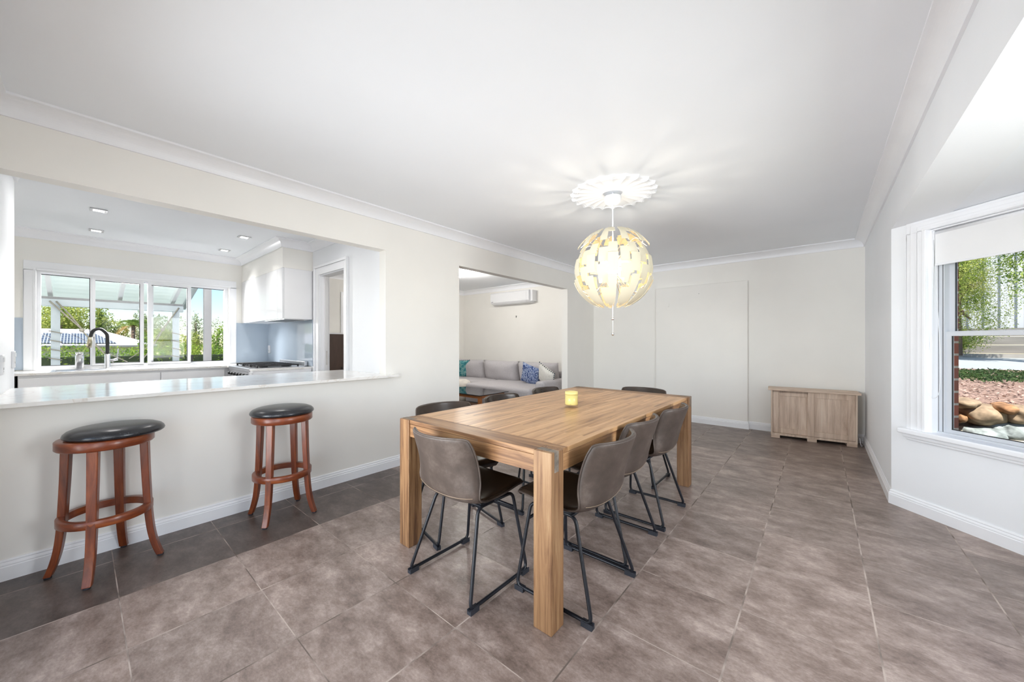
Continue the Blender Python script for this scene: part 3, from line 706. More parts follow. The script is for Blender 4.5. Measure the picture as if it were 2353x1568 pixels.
# ceiling rose with a pleated fan
nt_ = 22; per = 12; nth = nt_ * per; rs = [.078, .086, .094, .099, .11, .17, .24, .290, .2905, .299, .2995, .308, .3085, .330, .338]
zs = [.004, .015, .019, .018, .015, .014, .012, .011, .014, .014, .012, .012, .0145, .009, .0]
m_ = MB(); m_.smooth = True; vs = []; fs = []
for i, (r_, zz) in enumerate(zip(rs, zs)):
    for k in range(nth):
        t = (k % per) / per; a = 2 * PI * k / nth; g = min(1, max(0, (r_ - .1) / .2)); q = (2 * t - 1) ** 2
        rr_ = r_ * (1 + .05 * g * (q - .4)); vs.append((rr_ * math.cos(a), rr_ * math.sin(a), ZC - max(.0, zz + (.011 * g * q if i < len(rs) - 1 else 0))))
for i in range(len(rs) - 1):
    for k in range(nth): fs.append((i * nth + k, i * nth + (k + 1) % nth, (i + 1) * nth + (k + 1) % nth, (i + 1) * nth + k))
m_.add(vs, fs); ro = m_.build('ceiling_rose', M['trim']); es = ro.modifiers.new('crease', 'EDGE_SPLIT'); es.split_angle = R(28); ro.location = (LC.x, LC.y, 0)
tag(ro, 'white round fan-pleated plaster rose on the ceiling above the lamp', 'ceiling rose')

# ================================================================== CANDLE
cd = thing('candle', 'pale yellow candle in a glass tumbler on the dining table', 'candle', (-1.335, 2.226, TZ)); cd.scale = (1.2, 1.2, 1.1)
M['wax'] = plain('pale_yellow_wax', srgb(222, 208, 142), 0.5, vary=.03); M['jar'] = glass_mat('clear_jar_glass', (1, .99, .94), .35)
a = MB(); a.lathe([(.001, .017), (.035, .017), (.0365, .021), (.0365, .082), (.001, .080)], 36, cap=False); a.build('wax', M['wax'], cd)
a = MB(); a.lathe([(.001, 0), (.036, 0), (.039, .003), (.039, .102), (.037, .102), (.037, .012), (.001, .010)], 40, cap=False); a.build('jar', M['jar'], cd)
a = MB(); a.lathe([(.0371, .0805), (.0369, .0805), (.0369, .1), (.0371, .1), (.0371, .0805)], 36, cap=False); a.build('frosted_rim', M['wax'], cd)
a = MB(); a.tube([(0, 0, .08), (.001, 0, .09)], .0012, 6); a.build('wick', M['black'], cd)
a = MB(); 
for k in range(4): a.box((.0392, -.0045 + k * .0023, .022), (.0395, -.0030 + k * .0023, .0238))
a.xf(Matrix.Rotation(R(-66), 4, 'Z')).build('printed_mark', plain('grey_print', (.16, .14, .07), .8), cd)

# ================================================================== SIDEBOARD
sbx = thing('sideboard', 'low light-oak cabinet with two sliding doors in the far corner', 'cabinet', (-.078, 5.712, 0), R(4.6))
sw, sd = .405, .262
a = MB(); a.box((-sw, 0, .035), (-sw + .018, sd, .598)); a.box((sw - .018, 0, .035), (sw, sd, .598)); a.box((-sw + .018, 0.0, .035), (sw - .018, sd - .008, .06)); a.box((-sw + .018, sd - .008, .035), (sw - .018, sd, .598)); a.box((-sw + .018, .022, .57), (sw - .018, sd - .008, .598))
a.build('carcass', M['oak_v'], sbx, bevel=.0015)
MB().box((-sw - .03, -.02, .598), (sw + .03, sd + .004, .622)).build('top', M['oak_h'], sbx, bevel=.003)
def sdoor(x0, x1, y):
    z0_, z1_ = .064, .594; st_ = .062
    f_ = MB(); f_.box((x0, y, z0_), (x0 + st_, y + .016, z1_)); f_.box((x1 - st_, y, z0_), (x1, y + .016, z1_)); f_.box((x0 + st_, y, z0_), (x1 - st_, y + .016, z0_ + st_)); f_.box((x0 + st_, y, z1_ - st_), (x1 - st_, y + .016, z1_))
    o = f_.build('door', M['oak_v'], sbx, bevel=.0015)
    n_ = 5; w_ = (x1 - x0 - 2 * st_) / n_; p_ = MB()
    for k in range(n_): p_.box((x0 + st_ + k * w_, y + .009 + .0012 * (k % 2), z0_ + st_), (x0 + st_ + (k + 1) * w_ - .0008, y + .013, z1_ - st_))
    p_.build('panel', M['oak_v'], o)
sdoor(-sw + .019, .012, .022); sdoor(-.04, sw - .019, .004)
for x in (-sw + .002, -.045, sw - .092): MB().box((x, .002, 0), (x + .09, sd - .01, .035)).build('foot', M['oak_h'], sbx)
cb = MB(); cb.tube(catmull([(.345, 5.80, .1), (.352, 5.78, .04), (.362, 5.80, .006), (.375, 5.86, .005), (.384, 5.95, .006), (.38, 6.0, .03)], 6), .003, 8)
tag(cb.build('power_lead', M['plastic']), 'thin white cord on the floor beside the oak cabinet', 'cord')

# hooks on the boxed-out panel
for (x, z, lab) in ((-1.828, 1.789, 'small white adhesive hook on the left side of the boxed-out panel'), (-.95, 1.799, 'small white adhesive hook on the right side of the boxed-out panel')):
    h = MB(); h.box((x - .011, 5.975, z - .03), (x + .011, 5.98, z + .03)); h.tube([(x, 5.976, z - .022), (x, 5.966, z - .026), (x, 5.964, z - .018)], .003, 6)
    tag(h.build('wall_hook', M['cream']), lab, 'hook', 'adhesive hooks on the panel')
h = MB(); h.tube([(-1.39, 5.981, 1.935), (-1.39, 5.968, 1.938)], .004, 8); tag(h.build('nail', M['steel']), 'small nail at the top middle of the boxed-out panel', 'nail')
h = MB(); h.tube([(-4.967, YB + .001, 1.77), (-4.967, YB - .02, 1.77)], .007, 8); h.tube([(-4.967, YB - .012, 1.77), (-4.967, YB - .014, 1.735)], .005, 8)
tag(h.build('wall_hook', M['black']), 'dark picture hook on the wall above the sofa', 'hook')

# ================================================================== KITCHEN
kb = MB(); BT = .895
kb.box((KX + .008, -1.0, BT - .022), (-6.0, KY - .012, BT)); kb.box((-6.0, CAB - .3, BT - .022), (-5.955, KY - .012, BT))
tag(kb.build('kitchen_worktop', M['stone'], bevel=.002), 'pale stone worktop under the kitchen window', 'worktop')
kb = MB(); kb.box((-5.035, 1.262, BT - .022), (-4.92, KY - .012, BT)); tag(kb.build('kitchen_worktop', M['stone'], bevel=.002), 'short pale stone worktop strip between the cooker and the door', 'worktop')
kc = thing('base_cabinet', 'white base cabinet run below the kitchen window', 'cabinet')
MB().box((KX + .01, -.395, .1), (-6.035, KY - .03, BT - .023)).build('body', M['matt_white'], kc)
MB().box((KX + .05, -.385, 0), (-6.08, KY - .04, .1)).build('plinth', M['matt_white'], kc)
for y0_, y1_ in ((-.39, .62), (.626, 1.235)): MB().box((-6.034, y0_, .11), (-6.015, y1_, .845)).build('door', M['matt_white'], kc, bevel=.002)
kc = thing('end_cabinet', 'narrow white end cabinet between the cooker and the door', 'cabinet')
MB().box((-5.033, 1.27, 0), (-4.925, KY - .012, BT - .023)).build('body', M['matt_white'], kc); MB().box((-5.03, 1.255, .1), (-4.928, 1.269, .86)).build('door', M['gloss_white'], kc)
dw = thing('dishwasher', 'stainless dishwasher under the worktop by the nib wall', 'dishwasher')
MB().box((KX + .02, -.985, .1), (-6.05, -.41, .862)).build('body', M['black'], dw); MB().box((-6.049, -.98, .12), (-6.02, -.425, .835)).build('door', M['steel'], dw, bevel=.003)
a = MB(); a.tube([(-6.0, -.94, .78), (-6.0, -.46, .78)], .008, 10); a.box((-6.02, -.94, .775), (-5.998, -.925, .785)); a.box((-6.02, -.475, .775), (-5.998, -.46, .785)); a.build('handle', M['steel'], dw)
MB().box((KX + .05, -.975, 0), (-6.1, -.42, .1)).build('kickboard', M['black'], dw)
# sink
sk = thing('sink', 'stainless steel sink set into the worktop below the window', 'sink')
a = MB(); a.box((-6.50, -.2, BT), (-6.08, -.17, BT + .004)); a.box((-6.50, .63, BT), (-6.08, .66, BT + .004)); a.box((-6.50, -.17, BT), (-6.46, .63, BT + .004)); a.box((-6.12, -.17, BT), (-6.08, .63, BT + .004)); a.box((-6.46, .2, BT), (-6.12, .23, BT + .003)); a.build('rim', M['steel'], sk, bevel=.0015)
a = MB(); a.box((-6.46, -.17, BT + .0004), (-6.12, .2, BT + .0012)); a.box((-6.46, .23, BT + .0004), (-6.12, .63, BT + .0012)); a.build('basin', plain('sink_basin', (.25, .25, .26), .3, 1.0), sk)
# tap
tp = thing('kitchen_tap', 'gooseneck kitchen tap with a black hose and steel body', 'tap', (-6.53, .213, BT))
a = MB(); a.lathe([(.03, 0), (.03, .012), (.024, .016), (.024, .165), (.014, .17)], 20); a.build('body', M['steel'], tp)
a = MB(); a.tube(catmull([(0, 0, .165), (0, 0, .36), (.0, -.012, .42), (0, -.06, .468), (0, -.115, .44), (0, -.135, .36)], 7), .0165, 12); a.build('hose', M['black'], tp)
a = MB(); a.tube([(0, -.135, .37), (0, -.145, .25)], [.019, .022], 14); a.build('spray_head', plain('brassy_steel', (.45, .40, .28), .3, 1.0), tp)
a = MB(); a.tube([(0, .02, .09), (0, .085, .105)], .015, 12); a.tube([(0, .08, .10), (0, .088, .235)], .006, 8); a.build('lever', M['steel'], tp)
sp = thing('soap_dispenser', 'steel soap dispenser standing beside the sink tap', 'dispenser', (-6.52, -.002, BT))
a = MB(); a.lathe([(.034, 0), (.034, .15), (.03, .155), (.03, .165)], 24); a.build('body', M['steel'], sp); a = MB(); a.lathe([(.032, .165), (.032, .19), (.028, .195)], 24); a.build('cap', M['chrome'], sp)
# overhead cupboards, a row of doors, range hood under them
oc = thing('overhead_cupboard', 'gloss white overhead cupboard above the cooker', 'cupboard')
CX0, CX1 = KX, -4.91
MB().box((CX0 + .002, CAB + .02, 1.493), (CX1, KY - .01, 2.103)).build('body', M['matt_white'], oc)
xs = [CX0 + .004, -6.336, -5.98, -5.50, -5.09, CX1 - .002]
for x0_, x1_ in zip(xs, xs[1:]): MB().box((x0_ + .0015, CAB, 1.49), (x1_ - .0015, CAB + .019, 2.10)).build('door', M['gloss_white'], oc, bevel=.0015)
rh = thing('range_hood', 'slim grey range hood set into the cupboard underside', 'range hood')
a = MB(); a.box((-5.62, CAB + .02, 1.484), (-4.925, KY - .05, 1.4925)); a.build('body', M['steel'], rh)
fl_ = MB()
for k in range(2): fl_.box((-5.58 + k * .33, CAB + .05, 1.481), (-5.28 + k * .33, KY - .09, 1.484))
fl_.build('filter', plain('hood_filter', (.2, .2, .2), .5, .8), rh)
# cooker
ck = thing('cooker', 'freestanding steel gas cooker with a wide black-grated hob', 'cooker', (-5.4945, 0, 0))
hw = .452
MB().box((-hw, 1.285, .1), (hw, KY - .012, .885)).build('body', M['steel'], ck)
a = MB(); a.box((-hw, 1.262, .855), (hw, KY - .012, .9)); a.build('hob', M['steel'], ck, bevel=.004)
MB().box((-hw, 1.268, .765), (hw, 1.284, .853)).build('control_panel', M['steel'], ck)
MB().box((-hw + .01, 1.262, .2), (hw - .01, 1.284, .755)).build('oven_door', plain('oven_glass', (.02, .02, .022), .1), ck)
a = MB(); a.box((-hw, KY - .05, .9), (hw, KY - .012, .962)); a.build('splash_upstand', M['steel'], ck, bevel=.006)
for k in range(7):
    a = MB(); n0 = 0; a.lathe([(.001, 0), (.02, 0), (.018, .028), (.001, .028)], 16, cap=False); a.xf(Matrix.Translation((-.38 + k * .125, 1.268, .81)) @ Matrix.Rotation(R(90), 4, 'X')); a.build('knob', M['black'], ck)
for cx in (-.29, 0, .29):
    g = MB(); z_ = .925
    for yy in (1.36, 1.5, 1.62, 1.78): g.box((cx - .13, yy - .006, z_ - .008), (cx + .13, yy + .006, z_ + .006))
    for xx in (-.125, -.04, .04, .125): g.box((cx + xx - .006, 1.34, z_ - .008), (cx + xx + .006, 1.80, z_ + .006))
    for xx in (-.125, .125):
        for yy in (1.35, 1.79): g.box((cx + xx - .008, yy - .008, .9), (cx + xx + .008, yy + .008, z_))
    g.build('trivet', M['iron'], ck)
    for yy in (1.45, 1.69):
        b_ = MB(); b_.lathe([(.045, .9), (.045, .91), (.03, .914), (.03, .92)], 20, (cx, yy, 0)); b_.build('burner', M['iron'], ck)
MB().box((-hw + .02, 1.32, 0), (hw - .02, KY - .05, .1)).build('plinth', M['black'], ck)

def outlet(name, loc, rz, label, group):
    o = thing(name, label, 'power outlet', loc, rz, group)
    MB().box((-.04, -.012, -.058), (.04, 0, .058)).build('plate', M['plastic'], o, bevel=.003)
    a_ = MB(); a_.box((-.028, -.016, .018), (-.008, -.012, .044)); a_.box((.008, -.016, .018), (.028, -.012, .044)); a_.build('switch', M['plastic'], o, bevel=.001)
    b_ = MB(); b_.box((-.012, -.0125, -.03), (-.006, -.0118, -.016)); b_.box((.006, -.0125, -.03), (.012, -.0118, -.016)); b_.box((-.002, -.0125, -.044), (.002, -.0118, -.034)); b_.build('socket', plain('grey_socket', (.2, .2, .2), .6), o)
    return o
outlet('power_outlet', (-6.51, KY - .009, 1.10), 0, 'white power outlet on the blue splashback corner', 'kitchen power outlets')
outlet('power_outlet', (-4.24, KN, 1.085), PI, 'white power outlet near the far edge of the nib wall', 'kitchen power outlets')
outlet('power_outlet', (-3.66, KN, 1.07), PI, 'white power outlet on the nib wall at the picture edge', 'kitchen power outlets')

M['dl'] = emit_mat('downlight_glow', (1.0, .96, .9), 6.0)
dls = [(-5.15, .114, 'square kitchen downlight nearest the servery, on the sink side'), (-6.10, .117, 'square kitchen downlight nearest the window, above the sink'), (-5.16, 1.243, 'square kitchen downlight in front of the cupboards, nearer the servery'), (-6.09, 1.249, 'square kitchen downlight in front of the cupboards, nearer the window'), (-4.2, .114, 'unseen square downlight added to brighten the kitchen, sink side'), (-4.2, 1.243, 'unseen square downlight added to brighten the kitchen, door side')]  # the last two are unseen fittings, added to brighten the kitchen
for i, (x, y, lab) in enumerate(dls):
    if i == 0:
        o = thing('downlight', lab, 'downlight', (x, y, ZC), 0, 'square recessed kitchen downlights')
        a = MB()
        for (p, q) in (((-.055, -.055), (.055, -.036)), ((-.055, .036), (.055, .055)), ((-.055, -.036), (-.036, .036)), ((.036, -.036), (.055, .036))): a.box((p[0], p[1], -.008), (q[0], q[1], -.0002))
        a.build('trim_ring', M['steel'], o); MB().box((-.036, -.036, -.004), (.036, .036, -.0004)).build('lens', M['dl'], o); first = o
    else:
        o = copy_tree(first); o.location = (x, y, ZC); o['label'] = lab

# ================================================================== LIVING ROOM
ac = thing('air_conditioner', 'white split air conditioner high on the living room wall', 'air conditioner', (-4.99, YB, 2.03)); ac.scale = (1, 1, .86)
prof = [(.002, 0.0), (-.10, -.01), (-.16, .012), (-.195, .045), (-.20, .10), (-.20, .27), (-.185, .285), (.002, .285)]
m_ = MB(); m_.prism([(p[0], p[1]) for p in prof], -.555, .50, lambda y, z, h: (h, y, z)); m_.build('body', M['plastic'], ac, bevel=.004)
m_ = MB(); m_.prism([(-.196, .048), (-.2015, .10), (-.2015, .268), (-.206, .268), (-.206, .098), (-.2, .046)], -.55, .44, lambda y, z, h: (h, y, z)); m_.build('front_panel', M['gloss_white'], ac, bevel=.002)
m_ = MB(); m_.prism([(-.11, -.012), (-.16, .006), (-.19, .036), (-.193, .033), (-.163, .002), (-.112, -.016)], -.50, .42, lambda y, z, h: (h, y, z)); m_.build('louvre', M['plastic'], ac)
m_ = MB(); m_.box((.502, -.15, .02), (.56, -.001, .28)); m_.build('side_cover', M['plastic'], ac); m_ = MB(); m_.box((-.52, -.208, .058), (-.47, -.206, .066)); m_.build('badge', M['rubber'], ac)

lt = thing('ceiling_light', 'white ceiling light fitting in the living room', 'ceiling light', (-4.78, 4.28, ZC))
a = MB(); a.lathe([(.07, 0), (.07, -.02), (.03, -.03)], 24); a.build('base', M['plastic'], lt)
for k in range(3):
    an = k * 2 * PI / 3 + .4; a = MB(); a.tube(catmull([(0, 0, -.025), (.07 * math.cos(an), .07 * math.sin(an), -.05), (.15 * math.cos(an), .15 * math.sin(an), -.04)], 5), .006, 8); ar = a.build('arm', M['chrome'], lt)
    a = MB(); a.ball((.17 * math.cos(an), .17 * math.sin(an), -.045), .03, 14); a.build('globe', emit_mat('globe_glow', (1, .95, .86), 8.0), ar)

def cushion_mesh(w_, h_, d_, n=14, pinch=.35, wob=.0, seed=0):
    rnd = random.Random(seed); m_ = MB(); m_.smooth = True
    ph = [rnd.uniform(0, 6) for _ in range(6)]
    for s_ in (1, -1):
        vs = []; fs = []
        for i in range(n + 1):
            for j in range(n + 1):
                a_ = -1 + 2 * i / n; b_ = -1 + 2 * j / n
                th = max(0, (1 - abs(a_) ** 3)) ** .5 * max(0, (1 - abs(b_) ** 3)) ** .5
                x = a_ * (1 - pinch * .12 * (1 - b_ * b_)) ; z = b_ * (1 - pinch * .12 * (1 - a_ * a_))
                wv = wob * (math.sin(5 * a_ + 3 * b_ + ph[0]) + .7 * math.sin(9 * a_ - 4 * b_ + ph[1]) + .5 * math.sin(14 * a_ + ph[2])) * th
                vs.append((x * w_ / 2, s_ * (d_ / 2 * th + wv * .5), z * h_ / 2))
        for i in range(n):
            for j in range(n): fs.append((i * (n + 1) + j, (i + 1) * (n + 1) + j, (i + 1) * (n + 1) + j + 1, i * (n + 1) + j + 1))
        m_.add(vs, fs)
    return m_
so = thing('sofa', 'long light grey fabric sofa along the living room wall', 'sofa', (0, 0, 0))
SX0, SX1 = -6.58, -3.42; SB = YB - .04
a = MB(); a.box((SX0, 5.1, .08), (SX1 - .03, SB, .27)); a.box((-5.15, 4.72, .08), (-3.62, 5.1, .27)); a.build('base', M['sofa'], so, bevel=.03, seg=4)
a = MB(); a.box((SX0, SB - .16, .2), (SX1, SB, .66)); a.build('back_frame', M['sofa'], so, bevel=.05, seg=4)
a = MB(); a.box((-3.60, 4.83, .08), (SX1, SB - .1, .565)); a.build('arm', M['sofa'], so, bevel=.05, seg=4)
for x0_, x1_, y0_ in ((SX0 + .02, -5.16, 5.08), (-5.145, -3.61, 4.70)):
    a = MB(); a.box((x0_, y0_, .27), (x1_, SB - .17, .44)); a.build('seat_cushion', M['sofa'], so, bevel=.06, seg=5)
for k, (x0_, x1_) in enumerate(((-6.52, -5.58), (-5.57, -4.61), (-4.61, -3.66))):
    a = cushion_mesh(x1_ - x0_, .45, .30, 16, .2, .012, k); a.xf(Matrix.Translation(((x0_ + x1_) / 2, SB - .30, .61)) @ Matrix.Rotation(R(12), 4, 'X')); a.build('back_cushion', M['sofa'], so)
for x in (SX0 + .1, -5.1, -3.7): MB().lathe([(.02, 0.006), (.025, .08)], 12, (x, 5.2, 0)).build('leg', M['black'], so)
def swirl(name, cols, scale=6.0, dist=3.5):
    m, nt, b = new_mat(name); v = coords(nt)
    n = N(nt, 'ShaderNodeTexNoise'); n.inputs['Scale'].default_value = scale; n.inputs['Detail'].default_value = 3; n.inputs['Distortion'].default_value = dist
    nt.links.new(v, n.inputs['Vector']); k = len(cols)
    nt.links.new(ramp(nt, n.outputs['Fac'], [(.3 + .4 * i / (k - 1), c) for i, c in enumerate(cols)]), b.inputs['Base Color']); b.inputs['Roughness'].default_value = .85
    return m
def throw(label, mat_, loc, w_, h_, d_, rot, pom=None, seed=0):
    t_ = thing('throw_cushion', label, 'cushion', loc, 0, 'throw cushions on the sofa'); t_.rotation_euler = rot
    cushion_mesh(w_, h_, d_, 14, .6, .004, seed).build('cover', mat_, t_)
    p = MB(); 
    for k in range(36):
        a_ = k / 36 * 4; sd_ = int(a_); f_ = (a_ - sd_) * 2 - 1
        x, z = ((f_, -1), (1, f_), (-f_, 1), (-1, -f_))[sd_]
        q = 1 - .07 * (1 - f_ * f_)
        if pom: p.ball((x * w_ / 2 * (q if abs(z) < abs(x) else 1), 0, z * h_ / 2 * (q if abs(z) >= abs(x) else 1)), .011, 6)
    if pom: p.build('pompom_trim', pom, t_)
    return t_
throw('teal patterned cushion with pompoms at the left end of the sofa', swirl('teal_print', [(.01, .10, .13), (.04, .24, .27), (.25, .45, .42), (.02, .15, .2)], 9, 2), (-6.17, 5.56, .61), .44, .42, .14, (R(14), 0, R(18)), plain('teal_pompom', (.015, .08, .10), .9), 3)
throw('blue and white swirled cushion at the right end of the sofa', swirl('blue_swirl', [(.01, .03, .12), (.03, .08, .26), (.45, .52, .68), (.015, .045, .17), (.03, .07, .22)], 7, 5), (-4.12, 5.42, .60), .42, .40, .15, (R(16), R(18), R(8)), None, 5)
throw('white cushion with dark pompoms against the sofa arm', swirl('cream_print', [(.62, .60, .54), (.74, .72, .67), (.66, .65, .6)], 20, 1), (-3.71, 5.34, .60), .42, .38, .15, (R(20), R(26), R(-12)), plain('navy_pompom', (.02, .05, .08), .9), 6)
pf = MB(); pf.lathe([(.001, .006), (.20, .006), (.255, .05), (.28, .14), (.285, .27), (.27, .38), (.22, .45), (.12, .48), (.001, .485)], 40, cap=False)
po = pf.build('pouf', plain('white_ribbed_knit', srgb(226, 219, 209), .9, vary=.12, scale=4, stretch=(2, 2, 14), bump=.4)); po.location = (-5.40, 4.86, .0); po.scale = (.70, .70, 1.0)
tag(po, 'white ribbed pouf in front of the left end of the sofa', 'pouf')
ct = thing('coffee_table', 'coffee table with a black glass top and orange timber legs', 'coffee table', (-4.5, 4.18, 0))
MB().box((-.62, -.33, .398), (.62, .33, .41)).build('top', plain('black_glass', (.012, .014, .018), .03), ct, bevel=.003)
M['orange_wood'] = wood('orange_timber', [(.3, (.30, .085, .02)), (.6, (.48, .17, .045)), (.8, (.58, .24, .08))], (2, 20, 20), .4)
a = MB(); a.box((-.57, -.28, .35), (.57, -.255, .398)); a.box((-.57, .255, .35), (.57, .28, .398)); a.box((-.57, -.255, .35), (-.545, .255, .398)); a.box((.545, -.255, .35), (.57, .255, .398)); a.build('frame', M['orange_wood'], ct)
for x in (-.55, .55):
    for y in (-.26, .26): MB().box((x - .025, y - .025, .006), (x + .025, y + .025, .35)).build('leg', M['orange_wood'], ct, bevel=.003)
MB().box((-.50, -.24, .14), (.50, .24, .155)).build('shelf', M['orange_wood'], ct)
bc = thing('brown_cabinet', 'dark brown cabinet seen through the kitchen doorway', 'cabinet', (-6.44, 2.95, .006))
MB().box((-.17, -.45, 0), (.17, .42, 1.34)).build('body', wood('walnut', [(.3, (.045, .025, .018)), (.7, (.085, .05, .038))], (14, 14, 1.5), .4), bc)
MB().box((-.18, -.46, 1.34), (.18, .43, 1.365)).build('top', M['matt_white'], bc)
for y0_, y1_ in ((-.44, -.02), (-.01, .41)):
    o = MB().box((.171, y0_, .03), (.186, y1_, 1.33)).build('door', wood('walnut_door', [(.3, (.05, .028, .02)), (.7, (.09, .055, .042))], (14, 14, 1.5), .4), bc, bevel=.002)
    MB().box((.187, y1_ - .05 if y0_ < -.1 else y0_ + .03, .62), (.2, y1_ - .03 if y0_ < -.1 else y0_ + .05, .78)).build('handle', M['black'], o)
struct(MB().box((-6.64, 3.05, 0), (-6.62, 3.12, 2.12)).box((-6.64, 3.12, 2.05), (-6.62, 3.9, 2.12)).build('trim_6', M['trim']), 'white door surround on the living room side wall', 'architrave')

# ================================================================== OUTDOORS
def foliage_mat(name, cols, scale=2.0):
    m, nt, b = new_mat(name); v = coords(nt)
    n = N(nt, 'ShaderNodeTexNoise'); n.inputs['Scale'].default_value = scale; n.inputs['Detail'].default_value = 6; n.inputs['Roughness'].default_value = .75
    nt.links.new(v, n.inputs['Vector'])
    k = len(cols); c = ramp(nt, n.outputs['Fac'], [(.32 + .36 * i / (k - 1), q) for i, q in enumerate(cols)])
    nt.links.new(c, b.inputs['Base Color']); b.inputs['Roughness'].default_value = .6; b.inputs['Specular IOR Level'].default_value = .25
    tr = N(nt, 'ShaderNodeBsdfTranslucent'); nt.links.new(c, tr.inputs['Color'])
    mx = N(nt, 'ShaderNodeMixShader'); mx.inputs[0].default_value = .35
    nt.links.new(b.outputs[0], mx.inputs[1]); nt.links.new(tr.outputs[0], mx.inputs[2]); nt.links.new(mx.outputs[0], nt.nodes['Material Output'].inputs['Surface'])
    return m
M['leaf_gold'] = foliage_mat('yellow_green_leaves', [(.10, .17, .03), (.28, .36, .06), (.45, .48, .12), (.55, .52, .18)], 1.2)  # yellow-green is the leaves' own colour
M['leaf_mid'] = foliage_mat('mid_green_leaves', [(.05, .10, .02), (.15, .26, .05), (.30, .40, .09), (.40, .46, .14)], 1.5)
M['leaf_hedge'] = foliage_mat('bright_hedge_leaves', [(.04, .10, .015), (.16, .30, .03), (.34, .46, .06), (.48, .55, .10)], 2.5)
M['leaf_shrub'] = foliage_mat('shrub_leaves', [(.05, .11, .018), (.26, .37, .06), (.58, .62, .18), (.68, .52, .22)], 3)
M['leaf_shaded'] = foliage_mat('shade_painted_leaves', [(.015, .035, .012), (.04, .085, .025), (.10, .16, .04)], 3)  # dark greens stand in for tree shade over the groundcover
M['leaf_pale'] = foliage_mat('grey_green_leaves', [(.14, .19, .09), (.30, .35, .19), (.45, .47, .30)], 1.0)
M['bark'] = plain('grey_brown_bark', (.16, .11, .08), .9, vary=.3, scale=8, bump=.4, stretch=(3, 3, .6))
def leaves(rnd, blobs, n, size, shell=.55, flat=.0):
    m_ = MB(); tot = sum(b[3] * b[4] * b[5] for b in blobs)
    for b in blobs:
        for _ in range(max(4, int(n * b[3] * b[4] * b[5] / tot))):
            d = Vector((rnd.gauss(0, 1), rnd.gauss(0, 1), rnd.gauss(0, 1))).normalized() * (shell + (1 - shell) * rnd.random())
            p = Vector((b[0] + d.x * b[3], b[1] + d.y * b[4], b[2] + d.z * b[5]))
            u = Vector((rnd.gauss(0, 1), rnd.gauss(0, 1), rnd.gauss(0, 1) * (1 - flat))).normalized(); w_ = u.orthogonal().normalized()
            w_ = (Matrix.Rotation(rnd.uniform(0, 6.28), 3, u) @ w_); s_ = size * rnd.uniform(.6, 1.4)
            m_.add([p - u * s_, p + w_ * s_ * .42 - u * s_ * .1, p + u * s_, p - w_ * s_ * .42 - u * s_ * .1], [(0, 1, 2, 3)])
    return m_
def tree(name, label, cat, x, y, zb, h, rx, ry, mat_, n, size, seed, group=None, trunk=.4, nb=9, tilt=0):
    rnd = random.Random(seed); t_ = thing(name, label, cat, (x, y, zb), 0, group); 
    if group: n = int(n * 2.0); size *= .66
    blobs = []
    for k in range(nb):
        a_ = rnd.uniform(0, 6.28); q = rnd.uniform(.2, .75); zz = h * (trunk + (1 - trunk) * rnd.uniform(.2, .8))
        s_ = rnd.uniform(.32, .5)
        blobs.append((math.cos(a_) * rx * q, math.sin(a_) * ry * q, zz, rx * s_, ry * s_, h * (1 - trunk) * rnd.uniform(.18, .3)))
    blobs.append((0, 0, h * .8, rx * .45, ry * .45, h * .18))
    leaves(rnd, blobs, n, size).build('crown', mat_, t_, fix=False)
    tr = MB(); tr.tube([(0, 0, 0), (tilt * .4, 0, h * .35), (tilt, .1, h * .7)], [h * .03, h * .022, h * .01], 8)
    for b in blobs[:5]: tr.tube([(tilt * .3, 0, h * .33), ((b[0] + tilt * .3) / 2, b[1] / 2, h * .33 + (b[2] - h * .33) * .6), b[:3]], [h * .014, h * .01, h * .004], 6)
    tr.build('trunk', M['bark'], t_)
    return t_

# ---- kitchen side
M['lawn'] = plain('dry_lawn', (.13, .17, .06), .95, vary=.4, scale=2)
struct(MB().box((-90, -60, -1.7), (-9.2, 60, -1.6)).build('ground_garden', M['lawn']), 'lawn beyond the deck on the kitchen side', 'ground')
struct(MB().box((-9.2, -5, -1.6), (-6.8, 3.0, -.06)).build('ground_deck', plain('deck_timber', (.64, .62, .58), .7, vary=.25, stretch=(2, 40, 2))), 'timber deck under the pergola', 'deck')
pg = thing('pergola', 'grey-white pergola with a translucent roof outside the kitchen window', 'pergola', (-8.0, 0, -.06))
M['pg'] = plain('pale_grey_painted_timber', srgb(190, 197, 202), .6, vary=.05, scale=5); M['pgd'] = plain('mid_grey_painted_timber', srgb(150, 148, 150), .6, vary=.05)
def roofm():
    m, nt, b = new_mat('translucent_roof_sheet'); b.inputs['Base Color'].default_value = (.74, .78, .76, 1); b.inputs['Roughness'].default_value = .5
    v = coords(nt, (1, 1, 1)); wv = N(nt, 'ShaderNodeTexWave'); wv.inputs['Scale'].default_value = 2.0; wv.bands_direction = 'X'; nt.links.new(v, wv.inputs['Vector']); add_bump(nt, b, wv.outputs['Fac'], .3, .02)
    tr = N(nt, 'ShaderNodeBsdfTranslucent'); tr.inputs['Color'].default_value = (.80, .86, .83, 1)
    mx = N(nt, 'ShaderNodeMixShader'); mx.inputs[0].default_value = .5
    nt.links.new(b.outputs[0], mx.inputs[1]); nt.links.new(tr.outputs[0], mx.inputs[2]); nt.links.new(mx.outputs[0], nt.nodes['Material Output'].inputs['Surface'])
    return m
X_, Z_ = -8.0, .06
a = MB(); a.prism([(-1.05, 1.88 + Z_), (1.22, 2.46 + Z_), (1.22, 2.475 + Z_), (-1.05, 1.895 + Z_)], -3.6, 1.22, lambda x, z, y: (x, y, z)); a.build('roof', roofm(), pg)
